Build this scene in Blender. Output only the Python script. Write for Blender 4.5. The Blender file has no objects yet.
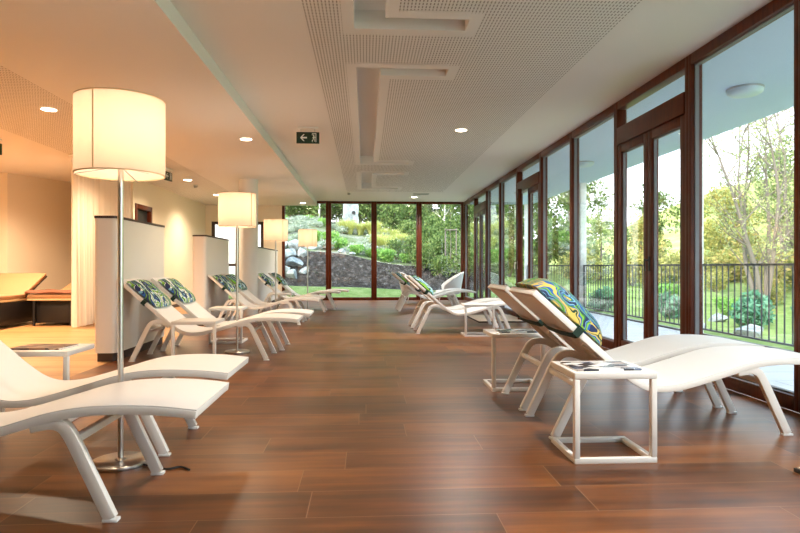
import bpy, bmesh, math, random
from mathutils import Vector, Matrix
random.seed(7)
sc = bpy.context.scene
COL = sc.collection
R = math.radians
V = Vector

# ------------------------------------------------------------------ helpers
class MB:
    """collects shapes and links them as ONE mesh object"""
    def __init__(s):
        s.v = []; s.f = []; s.mi = []
    def add(s, vs, fs, mi=0):
        o = len(s.v)
        s.v += [tuple(p) for p in vs]
        for f in fs:
            s.f.append(tuple(i + o for i in f)); s.mi.append(mi)
        return s
    def box(s, x0, y0, z0, x1, y1, z1, mi=0):
        vs = [(x0,y0,z0),(x1,y0,z0),(x1,y1,z0),(x0,y1,z0),(x0,y0,z1),(x1,y0,z1),(x1,y1,z1),(x0,y1,z1)]
        return s.add(vs, [(0,3,2,1),(4,5,6,7),(0,1,5,4),(1,2,6,5),(2,3,7,6),(3,0,4,7)], mi)
    def bar(s, p, q, w, h, up=(0,0,1)):
        """rectangular bar from p to q: w sideways, h along up"""
        return s.sweep([p, q], w, h, up)
    def sweep(s, pts, w, h, up=(0,0,1), caps=True):
        """rectangular section swept along pts; w along side = t x up, h along the in-plane normal"""
        pts = [V(p) for p in pts]; up = V(up); n = len(pts); vs = []
        for i, p in enumerate(pts):
            t = (pts[min(i+1, n-1)] - pts[max(i-1, 0)]).normalized()
            a = t.cross(up)
            if a.length < 1e-4: a = t.cross(V((0,1,0)))
            a.normalize(); b = a.cross(t).normalized()
            vs += [p - a*w/2 - b*h/2, p + a*w/2 - b*h/2, p + a*w/2 + b*h/2, p - a*w/2 + b*h/2]
        fs = []
        for i in range(n-1):
            k = 4*i
            for j in range(4):
                fs.append((k+j, k+(j+1)%4, k+4+(j+1)%4, k+4+j))
        if caps: fs += [(3,2,1,0), (4*n-4, 4*n-3, 4*n-2, 4*n-1)]
        return s.add(vs, fs)
    def tube(s, pts, rs, n=12, caps=True):
        pts = [V(p) for p in pts]
        if not hasattr(rs, '__len__'): rs = [rs]*len(pts)
        vs = []; m = len(pts); a = None
        for i, p in enumerate(pts):
            t = (pts[min(i+1, m-1)] - pts[max(i-1, 0)]).normalized()
            if a is None:
                a = t.cross(V((0,0,1)))
                if a.length < 1e-3: a = V((1,0,0))
            a = (a - t*a.dot(t)).normalized(); b = t.cross(a)
            for k in range(n):
                c = 2*math.pi*k/n
                vs.append(p + (a*math.cos(c) + b*math.sin(c))*rs[i])
        fs = []
        for i in range(m-1):
            for k in range(n):
                fs.append((i*n+k, i*n+(k+1)%n, (i+1)*n+(k+1)%n, (i+1)*n+k))
        if caps:
            fs += [tuple(range(n-1,-1,-1)), tuple(range((m-1)*n, m*n))]
        return s.add(vs, fs)
    def lathe(s, prof, c=(0,0,0), n=40, closed=False):
        """profile of (r,z) turned about the vertical through c"""
        vs = []; m = len(prof)
        for r, z in prof:
            for k in range(n):
                a = 2*math.pi*k/n
                vs.append((c[0]+r*math.cos(a), c[1]+r*math.sin(a), c[2]+z))
        fs = []
        for i in range(m if closed else m-1):
            j = (i+1) % m
            for k in range(n):
                fs.append((i*n+k, i*n+(k+1)%n, j*n+(k+1)%n, j*n+k))
        return s.add(vs, fs)
    def prism(s, poly, z0, z1):
        n = len(poly)
        vs = [(x,y,z0) for x,y in poly] + [(x,y,z1) for x,y in poly]
        fs = [tuple(range(n-1,-1,-1)), tuple(range(n,2*n))] + [(i,(i+1)%n,n+(i+1)%n,n+i) for i in range(n)]
        return s.add(vs, fs)
    def grid(s, nx, ny, fn, wrap=False):
        vs = [fn(i/(nx-1), j/(ny-1)) for j in range(ny) for i in range(nx)]
        fs = [(j*nx+i, j*nx+i+1, (j+1)*nx+i+1, (j+1)*nx+i) for j in range(ny-1) for i in range(nx-1)]
        return s.add(vs, fs)
    def build(s, name, mat, parent=None, bevel=0.0, smooth=30, seg=2, recalc=True, weld=False):
        me = bpy.data.meshes.new(name)
        me.from_pydata(s.v, [], s.f)
        mats = mat if isinstance(mat, (list, tuple)) else [mat]
        for m in mats: me.materials.append(m)
        if len(mats) > 1:
            me.polygons.foreach_set('material_index', s.mi)
        if recalc or bevel or weld:
            bm = bmesh.new(); bm.from_mesh(me)
            if weld: bmesh.ops.remove_doubles(bm, verts=bm.verts, dist=1e-4)
            if recalc: bmesh.ops.recalc_face_normals(bm, faces=bm.faces)
            if bevel:
                es = [e for e in bm.edges if len(e.link_faces) == 2 and e.calc_face_angle(0) > R(32)]
                bmesh.ops.bevel(bm, geom=es, offset=bevel, segments=seg, profile=0.5, affect='EDGES', clamp_overlap=True)
            bm.to_mesh(me); bm.free()
        if smooth:
            me.polygons.foreach_set('use_smooth', [True]*len(me.polygons))
            me.set_sharp_from_angle(angle=R(smooth))
        o = bpy.data.objects.new(name, me); COL.objects.link(o)
        if parent: o.parent = parent
        return o

def tag(o, label=None, cat=None, group=None, kind=None):
    if label: o['label'] = label
    if cat: o['category'] = cat
    if group: o['group'] = group
    if kind: o['kind'] = kind
    return o
def thing(name, label, cat, loc=(0,0,0), rz=0, group=None):
    o = bpy.data.objects.new(name, None); COL.objects.link(o)
    o.empty_display_size = 0.1
    o.location = loc; o.rotation_euler = (0,0,rz)
    return tag(o, label, cat, group)
def struct(o, label, cat):
    return tag(o, label, cat, kind='structure')
def copy_tree(o, parent=None):
    c = o.copy(); COL.objects.link(c)
    if parent: c.parent = parent
    for ch in list(o.children): copy_tree(ch, c)
    return c
def spline(pts, n=6):
    """Catmull-Rom through the points"""
    P = [V(p) for p in pts]; out = []
    for i in range(len(P)-1):
        p0 = P[max(i-1,0)]; p1 = P[i]; p2 = P[i+1]; p3 = P[min(i+2,len(P)-1)]
        for k in range(n):
            t = k/n
            out.append(0.5*((2*p1) + (p2-p0)*t + (2*p0-5*p1+4*p2-p3)*t*t + (3*p1-p0-3*p2+p3)*t**3))
    out.append(P[-1]); return out

# ------------------------------------------------------------------ materials
class NT:
    def __init__(s, name):
        s.m = bpy.data.materials.new(name); s.m.use_nodes = True
        s.t = s.m.node_tree; s.t.nodes.clear()
        s.out = s.t.nodes.new('ShaderNodeOutputMaterial')
    def n(s, typ, **kw):
        nd = s.t.nodes.new('ShaderNode' + typ)
        for k, v in kw.items():
            if k.startswith('i_'):
                key = k[2:]; key = int(key) if key.isdigit() else key.replace('_', ' ')
                sock = nd.inputs[key]
                if hasattr(v, 'is_output') and v.is_output: s.t.links.new(v, sock)
                else: sock.default_value = v
            else: setattr(nd, k, v)
        return nd
    def math(s, op, a, b=0.0, c=0.0):
        nd = s.t.nodes.new('ShaderNodeMath'); nd.operation = op
        for i, v in enumerate((a, b, c)):
            if hasattr(v, 'is_output'): s.t.links.new(v, nd.inputs[i])
            else: nd.inputs[i].default_value = v
        return nd.outputs[0]
    def ramp(s, fac, stops, interp='LINEAR'):
        nd = s.t.nodes.new('ShaderNodeValToRGB'); cr = nd.color_ramp; cr.interpolation = interp
        while len(cr.elements) < len(stops): cr.elements.new(0.5)
        for e, (p, c) in zip(cr.elements, stops):
            e.position = p; e.color = (*c[:3], 1)
        s.t.links.new(fac, nd.inputs[0]); return nd.outputs[0]
    def mix(s, fac, a, b, blend='MIX'):
        nd = s.t.nodes.new('ShaderNodeMix'); nd.data_type = 'RGBA'; nd.blend_type = blend
        for sock, v in ((nd.inputs[0], fac), (nd.inputs[6], a), (nd.inputs[7], b)):
            if hasattr(v, 'is_output'): s.t.links.new(v, sock)
            elif isinstance(v, tuple): sock.default_value = (*v[:3], 1)
            else: sock.default_value = v
        return nd.outputs[2]
    def coord(s, kind='Object'):
        return s.n('TexCoord').outputs[kind]
    def mapping(s, vec, scale=(1,1,1), rot=(0,0,0), loc=(0,0,0)):
        nd = s.n('Mapping', i_Vector=vec); nd.inputs['Scale'].default_value = scale
        nd.inputs['Rotation'].default_value = rot; nd.inputs['Location'].default_value = loc
        return nd.outputs[0]
    def noise(s, vec, scale, detail=3.0, rough=0.5, out='Fac'):
        return s.n('TexNoise', i_Vector=vec, i_Scale=scale, i_Detail=detail, i_Roughness=rough).outputs[out]
    def bsdf(s, color, rough=0.5, metal=0.0, spec=0.5, bump=None, bstr=0.2, bdist=0.01, **kw):
        b = s.n('BsdfPrincipled')
        for key, v in (('Base Color', color), ('Roughness', rough), ('Metallic', metal), ('Specular IOR Level', spec)):
            if hasattr(v, 'is_output'): s.t.links.new(v, b.inputs[key])
            elif isinstance(v, tuple): b.inputs[key].default_value = (*v[:3], 1)
            else: b.inputs[key].default_value = v
        for k, v in kw.items():
            sock = b.inputs[k.replace('_', ' ')]
            sock.default_value = (*v, 1) if isinstance(v, tuple) else v
        if bump is not None:
            bp = s.n('Bump', i_Height=bump); bp.inputs['Strength'].default_value = bstr
            bp.inputs['Distance'].default_value = bdist
            s.t.links.new(bp.outputs[0], b.inputs['Normal'])
        return b.outputs[0]
    def done(s, sh):
        s.t.links.new(sh, s.out.inputs[0]); return s.m

def hexc(h):
    h = h.lstrip('#'); c = [int(h[i:i+2], 16)/255 for i in (0,2,4)]
    return tuple(x/12.92 if x <= .04045 else ((x+.055)/1.055)**2.4 for x in c)

def plain(name, col, rough=0.5, metal=0.0, nscale=0, nstr=0.06, bstr=0.05, **kw):
    t = NT(name)
    co = t.coord()
    f = t.noise(co, nscale or 18, 4)
    c = t.mix(t.math('MULTIPLY', f, nstr*2), col, tuple(x*0.6 for x in col))
    return t.done(t.bsdf(c, rough, metal, bump=f, bstr=bstr, bdist=0.002, **kw))

M = {}
M['wall'] = plain('wall_paint_warm', (0.80, 0.72, 0.58), 0.85, nscale=60, nstr=0.02)
M['wall_white'] = plain('wall_paint_white', (0.82, 0.80, 0.76), 0.85, nscale=60, nstr=0.02)
M['ceil'] = plain('ceiling_paint', (0.80, 0.79, 0.77), 0.9, nscale=50, nstr=0.02)
M['soffit'] = plain('soffit_paint', (0.58, 0.70, 0.93), 0.85, nscale=20, nstr=0.03)
M['white_metal'] = plain('white_powder_coat', (0.84, 0.81, 0.76), 0.38, nscale=80, nstr=0.02, bstr=0.02)
M['white_plastic'] = plain('white_plastic', (0.82, 0.82, 0.80), 0.4, nscale=30, nstr=0.02)
M['steel'] = plain('brushed_steel', (0.62, 0.60, 0.57), 0.28, 1.0, nscale=60, nstr=0.05)
M['dark_cap'] = plain('dark_cap_strip', (0.05, 0.03, 0.025), 0.5)
M['black'] = plain('black_lacquer', (0.012, 0.012, 0.014), 0.45)
M['dark_steel'] = plain('dark_railing_steel', (0.07, 0.075, 0.085), 0.45, 0.3)
M['grey_metal'] = plain('grey_aluminium', (0.45, 0.46, 0.47), 0.35, 0.8)
M['gasket'] = plain('grey_window_gasket', (0.20,0.20,0.21), 0.6)
M['rubber'] = plain('black_rubber', (0.02, 0.02, 0.02), 0.7)
M['ochre'] = plain('ochre_upholstery', (0.42, 0.23, 0.11), 0.7, nscale=90, nstr=0.05)
M['brown_cloth'] = plain('brown_blanket', (0.20, 0.07, 0.035), 0.9, nscale=120, nstr=0.1, bstr=0.2)
M['cream'] = plain('cream_edge', (0.75, 0.58, 0.34), 0.7)
M['roof'] = plain('roof_slab', (0.10, 0.10, 0.10), 0.9)
M['void'] = plain('acoustic_fleece', (0.34, 0.32, 0.29), 0.95)
M['mat_edge'] = plain('platform_edge', (0.03, 0.025, 0.02), 0.6)

# sling fabric
t = NT('white_sling_mesh'); co = t.coord()
w1 = t.n('TexWave', i_Vector=t.mapping(co, (260,260,260)), i_Scale=1.0).outputs['Fac']
f = t.noise(co, 300, 2)
M['sling'] = t.done(t.bsdf(t.mix(t.math('MULTIPLY', f, 0.12), (0.84,0.82,0.79), (0.62,0.59,0.55)), 0.6, bump=f, bstr=0.1, bdist=0.001))

# stained wood of the window frames
def wood(name, c1, c2, c3, scale=(3,3,0.25), rough=0.35):
    t = NT(name); co = t.coord()
    f = t.noise(t.mapping(co, scale), 14, 6, 0.6)
    g = t.noise(co, 1.3, 2)
    c = t.ramp(f, [(0.25, c1), (0.5, c2), (0.8, c3)])
    c = t.mix(t.math('MULTIPLY', g, 0.5), c, c1)
    return t.done(t.bsdf(c, rough, spec=0.3, bump=f, bstr=0.05, bdist=0.002))
M['mahogany'] = wood('mahogany_stained_wood', (0.040,0.008,0.003), (0.105,0.020,0.005), (0.175,0.037,0.009))
M['mat_wood'] = wood('pale_platform_wood', (0.50,0.38,0.27), (0.60,0.48,0.36), (0.68,0.56,0.44), (0.3,4,4), 0.5)

# plank floors: rows along X, random offsets per row
def planks(name, cols, W, L, phase, rough0, joint, groove=0.004, spec=0.5):
    t = NT(name); co = t.coord()
    sp = t.n('SeparateXYZ', i_Vector=co)
    x, y = sp.outputs[0], sp.outputs[1]
    yr = t.math('DIVIDE', t.math('SUBTRACT', y, phase), W)
    row = t.math('FLOOR', yr); fy = t.math('FRACT', yr)
    off = t.n('TexWhiteNoise', noise_dimensions='1D', i_W=row).outputs['Value']
    xr = t.math('ADD', t.math('DIVIDE', x, L), t.math('MULTIPLY', off, 7.3))
    colm = t.math('FLOOR', xr); fx = t.math('FRACT', xr)
    cell = t.math('ADD', t.math('MULTIPLY', row, 13.37), t.math('MULTIPLY', colm, 3.71))
    rnd = t.n('TexWhiteNoise', noise_dimensions='1D', i_W=cell).outputs['Value']
    # joints
    jy = t.math('LESS_THAN', t.math('MINIMUM', fy, t.math('SUBTRACT', 1.0, fy)), groove/W/2)
    jx = t.math('LESS_THAN', t.math('MINIMUM', fx, t.math('SUBTRACT', 1.0, fx)), groove/L/2)
    j = t.math('MAXIMUM', jy, jx)
    # grain, shifted per plank
    cv = t.n('CombineXYZ'); t.t.links.new(t.math('ADD', x, t.math('MULTIPLY', rnd, 31.0)), cv.inputs[0])
    t.t.links.new(t.math('ADD', y, t.math('MULTIPLY', rnd, 17.0)), cv.inputs[1])
    g1 = t.noise(t.mapping(cv.outputs[0], (0.5, 11, 1)), 1.6, 7, 0.6)
    g2 = t.noise(t.mapping(cv.outputs[0], (0.9, 3.2, 1)), 1.5, 4, 0.55)
    fac = t.math('ADD', t.math('ADD', t.math('MULTIPLY', g1, 0.52), t.math('MULTIPLY', g2, 0.58)), t.math('MULTIPLY', t.math('SUBTRACT', rnd, 0.5), 0.22))
    c = t.ramp(fac, [(0.36, cols[0]), (0.50, cols[1]), (0.62, cols[2]), (0.76, cols[3])])
    c = t.mix(j, c, joint)
    rg = t.math('ADD', rough0, t.math('MULTIPLY', t.math('SUBTRACT', g1, 0.5), 0.08))
    h = t.math('SUBTRACT', t.math('MULTIPLY', g1, 0.35), j)
    return t.done(t.bsdf(c, rg, spec=spec, bump=h, bstr=0.12, bdist=0.0012))
M['floor'] = planks('dark_walnut_plank_tile', [(0.060,0.019,0.005),(0.125,0.040,0.010),(0.20,0.066,0.015),(0.27,0.098,0.025)], 0.295, 1.25, 2.82, 0.33, (0.25,0.125,0.06), 0.0045, 0.6)
M['floor_oak'] = planks('light_oak_floor', [(0.36,0.17,0.06),(0.46,0.24,0.09),(0.52,0.28,0.11),(0.58,0.33,0.14)], 0.16, 1.6, 0.0, 0.4, (0.25,0.12,0.05), 0.002)
M['deck'] = planks('pale_terrace_tile', [(0.66,0.67,0.70),(0.72,0.73,0.76),(0.76,0.77,0.80),(0.80,0.81,0.84)], 0.45, 0.9, 0.0, 0.45, (0.25,0.26,0.28), 0.008)

# perforated ceiling board: real see-through slots
t = NT('perforated_acoustic_board'); sp = t.n('SeparateXYZ', i_Vector=t.coord())
fx = t.math('FRACT', t.math('DIVIDE', sp.outputs[0], 0.029)); fy = t.math('FRACT', t.math('DIVIDE', sp.outputs[1], 0.056))
hx = t.math('LESS_THAN', t.math('ABSOLUTE', t.math('SUBTRACT', fx, 0.5)), 0.17)
hy = t.math('LESS_THAN', t.math('ABSOLUTE', t.math('SUBTRACT', fy, 0.5)), 0.32)
hole = t.math('MULTIPLY', hx, hy)
mx = t.n('MixShader', i_0=hole); t.t.links.new(t.bsdf((0.80,0.79,0.77), 0.9), mx.inputs[1])
t.t.links.new(t.n('BsdfTransparent').outputs[0], mx.inputs[2])
M['perf'] = t.done(mx.outputs[0])

# clear window glass
t = NT('clear_window_glass')
ge = t.n('NewGeometry')
dt = t.n('VectorMath', operation='DOT_PRODUCT', i_0=ge.outputs['Normal'], i_1=ge.outputs['Incoming']).outputs['Value']
c5 = t.math('POWER', t.math('SUBTRACT', 1.0, t.math('ABSOLUTE', dt)), 5.0)
fr = t.math('ADD', 0.035, t.math('MULTIPLY', c5, 0.9))
mx = t.n('MixShader', i_0=fr)
t.t.links.new(t.n('BsdfTransparent', i_Color=(0.97,0.985,0.98,1)).outputs[0], mx.inputs[1])
t.t.links.new(t.n('BsdfGlossy', i_Roughness=0.0, i_Color=(0.95,0.97,0.98,1)).outputs[0], mx.inputs[2])
M['glass'] = t.done(mx.outputs[0])

def emit(name, col, strength):
    t = NT(name); return t.done(t.n('Emission', i_Color=(*col, 1), i_Strength=strength).outputs[0])
M['downlight'] = emit('downlight_diffuser', (1.0, 0.86, 0.62), 9.0)
M['soffit_lamp'] = plain('opal_glass_lamp', (0.55,0.68,0.78), 0.3)
# lamp shade: fabric lit from inside
t = NT('lit_lamp_shade'); co = t.coord()
thr = t.n('TexWave', i_Vector=t.mapping(co, (1,1,0)), i_Scale=80.0).outputs['Fac']
b = t.bsdf((0.84,0.74,0.64), 0.9)
tr = t.n('BsdfTranslucent', i_Color=(0.92,0.77,0.63,1)).outputs[0]
m1 = t.n('MixShader', i_0=0.55); t.t.links.new(b, m1.inputs[1]); t.t.links.new(tr, m1.inputs[2])
em = t.n('Emission', i_Color=(1.0,0.80,0.60,1), i_Strength=0.045)
ad = t.n('AddShader'); t.t.links.new(m1.outputs[0], ad.inputs[0]); t.t.links.new(em.outputs[0], ad.inputs[1])
M['shade'] = t.done(ad.outputs[0])
M['bulb'] = emit('warm_bulb', (1.0, 0.76, 0.45), 8.0)
# sheer curtain
t = NT('sheer_white_curtain')
m1 = t.n('MixShader', i_0=0.45); t.t.links.new(t.bsdf((0.88,0.84,0.78), 0.95), m1.inputs[1])
t.t.links.new(t.n('BsdfTranslucent', i_Color=(0.9,0.86,0.8,1)).outputs[0], m1.inputs[2])
M['curtain'] = t.done(m1.outputs[0])

# tropical print of the headrest cushions
def print_mat(name, stops, scale, seed):
    t = NT(name); co = t.coord()
    mp = t.mapping(co, (.6,1,.6), (0,0,R(12)), (seed, seed*0.7, 0))
    nz = t.noise(mp, 4.5, 3, 0.5, 'Color')
    vv = t.n('VectorMath', operation='SCALE', i_0=nz); vv.inputs['Scale'].default_value = 0.42
    ad = t.n('VectorMath', operation='ADD', i_0=mp, i_1=vv.outputs[0]).outputs[0]
    w = t.n('TexWave', i_Vector=t.mapping(ad, (1,1,1)), i_Scale=scale, i_Distortion=2.0, i_Detail=2.0, bands_direction='Y').outputs['Fac']
    v = t.n('TexVoronoi', i_Vector=ad, i_Scale=4.5).outputs['Color']
    vs = t.n('SeparateXYZ', i_Vector=v).outputs[0]
    f = t.math('FRACT', t.math('ADD', t.math('MULTIPLY', w, 0.62), t.math('MULTIPLY', vs, 0.5)))
    return t.done(t.bsdf(t.ramp(f, stops, 'CONSTANT'), 0.85, bump=t.noise(co, 200, 2), bstr=0.1, bdist=0.001))
NAVY=(0.010,0.022,0.085); BLUE=(0.02,0.10,0.36); SKY=(0.22,0.48,0.62); WHT=(0.80,0.82,0.78); LIME=(0.20,0.44,0.035); GRN=(0.04,0.20,0.035); DKG=(0.008,0.045,0.025); YEL=(0.62,0.46,0.10)
M['print_a'] = print_mat('tropical_leaf_print', [(0,NAVY),(0.14,WHT),(0.22,GRN),(0.34,LIME),(0.46,WHT),(0.54,SKY),(0.62,NAVY),(0.74,BLUE),(0.82,NAVY),(0.90,LIME)], 2.6, 1.3)
M['print_b'] = print_mat('tropical_leaf_print_dark', [(0,DKG),(0.2,NAVY),(0.38,GRN),(0.5,WHT),(0.58,SKY),(0.72,DKG),(0.85,LIME)], 2.1, 4.1)
M['print_c'] = print_mat('parrot_print', [(0,NAVY),(0.16,YEL),(0.28,DKG),(0.36,YEL),(0.46,BLUE),(0.60,LIME),(0.74,GRN),(0.86,BLUE),(0.94,SKY)], 4.2, 2.6)
M['strap'] = plain('dark_green_strap', (0.008,0.03,0.02), 0.85)
# magazines
t = NT('magazine_cover'); co = t.coord()
v = t.n('TexVoronoi', i_Vector=t.mapping(co,(1,1.6,1)), i_Scale=11.0).outputs['Color']
M['mag'] = t.done(t.bsdf(t.ramp(t.n('SeparateXYZ', i_Vector=v).outputs[0], [(0,(0.02,0.02,0.03)),(0.3,(0.55,0.55,0.55)),(0.5,(0.8,0.79,0.77)),(0.75,(0.10,0.13,0.2)),(0.88,(0.42,0.36,0.33))], 'CONSTANT'), 0.25))
t = NT('magazine_cover_brown'); co = t.coord()
v = t.n('TexVoronoi', i_Vector=t.mapping(co,(1,1.6,1)), i_Scale=13.0).outputs['Color']
M['mag_b'] = t.done(t.bsdf(t.ramp(t.n('SeparateXYZ', i_Vector=v).outputs[0], [(0,(0.05,0.025,0.02)),(0.35,(0.28,0.13,0.07)),(0.6,(0.5,0.38,0.28)),(0.8,(0.12,0.06,0.05))], 'CONSTANT'), 0.3))
M['sign_green'] = plain('sign_dark_green', (0.004,0.035,0.02), 0.35)
M['sign_white'] = plain('sign_white', (0.85,0.88,0.84), 0.4)

# garden
def leafmat(name, stops, trans=0.35):
    t = NT(name)
    rnd = t.n('NewGeometry').outputs['Random Per Island']
    orr = t.n('ObjectInfo').outputs['Random']
    f = t.math('FRACT', t.math('ADD', t.math('MULTIPLY', rnd, 0.8), t.math('MULTIPLY', orr, 0.2)))
    c = t.ramp(f, [(p, tuple(min(.8, (q*.85+.15*(cc[0]+cc[1]+cc[2])/3)*1.3) for q in cc)) for p, cc in stops])
    m1 = t.n('MixShader', i_0=trans); t.t.links.new(t.bsdf(c, 0.7, spec=0.2), m1.inputs[1])
    t.t.links.new(t.n('BsdfTranslucent', i_Color=c).outputs[0], m1.inputs[2])
    return t.done(m1.outputs[0])
M['leaf_green'] = leafmat('mid_green_leaves', [(0,(0.035,0.075,0.015)),(0.5,(0.11,0.18,0.035)),(1,(0.26,0.32,0.08))])
M['leaf_dark'] = leafmat('dark_green_leaves', [(0,(0.02,0.045,0.014)),(0.5,(0.06,0.10,0.03)),(1,(0.17,0.21,0.075))])
M['leaf_yellow'] = leafmat('autumn_yellow_leaves', [(0,(0.13,0.16,0.03)),(0.4,(0.28,0.29,0.05)),(0.75,(0.46,0.40,0.09)),(1,(0.50,0.30,0.09))])
M['leaf_pale'] = leafmat('pale_green_leaves', [(0,(0.14,0.19,0.06)),(0.5,(0.28,0.33,0.11)),(1,(0.46,0.46,0.20))])
M['leaf_teal'] = leafmat('blue_green_leaves', [(0,(0.03,0.13,0.08)),(0.5,(0.07,0.24,0.13)),(1,(0.20,0.40,0.26))])
M['leaf_grey'] = leafmat('grey_green_leaves', [(0,(0.16,0.22,0.13)),(0.5,(0.30,0.36,0.25)),(1,(0.50,0.52,0.46))])
M['leaf_grass'] = leafmat('straw_yellow_blades', [(0,(0.30,0.34,0.05)),(0.5,(0.52,0.52,0.12)),(1,(0.74,0.66,0.30))])
M['leaf_lime'] = leafmat('fresh_green_blades', [(0,(0.10,0.24,0.03)),(0.5,(0.20,0.40,0.06)),(1,(0.36,0.55,0.12))])
M['bark'] = plain('grey_bark', (0.24,0.20,0.17), 0.9, nscale=30, nstr=0.3, bstr=0.4)
M['birch'] = plain('pale_birch_bark', (0.66,0.62,0.56), 0.85, nscale=20, nstr=0.3)
def groundmat(name, stops, s1, s2, bstr=0.6, bdist=0.06):
    t = NT(name); co = t.coord()
    a = t.noise(co, s1, 5, 0.65); b = t.noise(co, s2, 3, 0.6)
    f = t.math('ADD', t.math('MULTIPLY', a, 0.6), t.math('MULTIPLY', b, 0.4))
    return t.done(t.bsdf(t.ramp(f, stops), 0.95, spec=0.1, bump=b, bstr=bstr, bdist=bdist))
M['lawn'] = groundmat('green_lawn', [(0.3,(0.10,0.16,0.04)),(0.5,(0.20,0.28,0.08)),(0.7,(0.38,0.42,0.19))], 2.0, 26)
M['mulch'] = groundmat('dark_bark_mulch', [(0.36,(0.010,0.009,0.008)),(0.5,(0.040,0.034,0.030)),(0.60,(0.10,0.09,0.085)),(0.72,(0.34,0.34,0.33))], 6, 22)
M['hill'] = groundmat('gravelly_hillside', [(0.34,(0.06,0.09,0.035)),(0.47,(0.13,0.17,0.07)),(0.56,(0.24,0.24,0.20)),(0.68,(0.42,0.40,0.37))], 1.1, 8)
M['hill_far'] = groundmat('meadow_slope', [(0.34,(0.20,0.26,0.06)),(0.5,(0.38,0.42,0.12)),(0.66,(0.58,0.52,0.24))], 0.6, 6)
M['rock'] = groundmat('pale_boulder', [(0.3,(0.16,0.18,0.18)),(0.5,(0.33,0.36,0.36)),(0.7,(0.58,0.60,0.58))], 2.0, 9, 0.5, 0.05)

# ------------------------------------------------------------------ room
XR = 3.10; YB = 18.70; ZR = 3.08; ZL = 2.93; XS = -1.485; YN = -3.0; XF = -2.80
# floors
m = MB(); m.box(XF, YN, -0.12, XR, YB+0.1, 0.0)
struct(m.build('floor', M['floor'], smooth=0), 'dark walnut coloured plank tile floor of the relaxation room', 'floor')
m = MB(); m.box(-8.2, YN, -0.12, XF, YB+0.1, 0.0)
struct(m.build('floor_left', M['floor_oak'], smooth=0), 'light oak floor behind the low partition walls', 'floor')
# right ceiling with three C-shaped recesses
slots = [(-0.6, 5.13), (6.14, 11.90), (13.0, 15.70)]
TW = 0.235; A0, A1, T1 = -0.09, 0.165, 0.86
def in_rec(x, y, e=0.0, ey=0.0):
    for a, b in slots:
        if A0-e < x < A1+e and a-ey < y < b+ey: return True
        if A0-e < x < T1+e and (a-ey < y < a+TW+ey or b-TW-ey < y < b+ey): return True
    return False
xs = [XS, -0.485, A0-0.1, A0, A1, A1+0.1, T1, T1+0.1, 2.12, XR+0.1]
ys = sorted({YN, 16.3, YB+0.1} | {q for a, b in slots for q in (a-0.12, a, a+TW, a+TW+0.12, b-TW-0.12, b-TW, b, b+0.12)})
m = MB(); D = 0.16
for i in range(len(xs)-1):
    for j in range(len(ys)-1):
        x0, x1, y0, y1 = xs[i], xs[i+1], ys[j], ys[j+1]
        cx, cy = (x0+x1)/2, (y0+y1)/2
        if in_rec(cx, cy):
            m.add([(x0,y0,ZR+D),(x0,y1,ZR+D),(x1,y1,ZR+D),(x1,y0,ZR+D)], [(0,1,2,3)])
            for (ax,ay,bx,by,nx,ny) in ((x0,y0,x1,y0,cx,y0-.01),(x0,y1,x1,y1,cx,y1+.01),(x0,y0,x0,y1,x0-.01,cy),(x1,y0,x1,y1,x1+.01,cy)):
                if not in_rec(nx, ny):
                    m.add([(ax,ay,ZR),(bx,by,ZR),(bx,by,ZR+D),(ax,ay,ZR+D)], [(0,1,2,3)])
        else:
            perf = (-0.485 < cx < 2.12 and cy < 16.3 and not in_rec(cx, cy, 0.11, 0.13))
            m.add([(x0,y0,ZR),(x0,y1,ZR),(x1,y1,ZR),(x1,y0,ZR)], [(0,1,2,3)], 1 if perf else 0)
            if perf: m.add([(x0,y0,ZR+.018),(x0,y1,ZR+.018),(x1,y1,ZR+.018),(x1,y0,ZR+.018)], [(0,1,2,3)], 2)
struct(m.build('ceiling', [M['ceil'], M['perf'], M['void']], smooth=0, recalc=False), 'white ceiling with perforated acoustic field and C shaped recesses', 'ceiling')
# left, lower ceiling with its step and its own perforated field
m = MB()
for x0, x1, k in ((-8.2,-4.95,0),(-4.95,-3.4,1),(-3.4,XS,0)):
    m.add([(x0,YN,ZL),(x0,YB-.02,ZL),(x1,YB-.02,ZL),(x1,YN,ZL)], [(0,1,2,3)], k)
    if k: m.add([(x0,YN,ZL+.018),(x0,YB-.02,ZL+.018),(x1,YB-.02,ZL+.018),(x1,YN,ZL+.018)], [(0,1,2,3)], 2)
m.add([(XS,YN,ZL),(XS,YB-.02,ZL),(XS,YB-.02,ZR+.2),(XS,YN,ZR+.2)], [(0,1,2,3)])
struct(m.build('ceiling_left', [M['ceil'], M['perf'], M['void']], smooth=0, recalc=False), 'lower ceiling over the lamps and partitions', 'ceiling')
m = MB(); m.box(-8.3, YN-.1, 3.26, XR+.1, YB+.15, 3.5)
struct(m.build('ceiling_slab', M['void'], smooth=0), 'roof slab above the perforated ceiling', 'ceiling')
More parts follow.
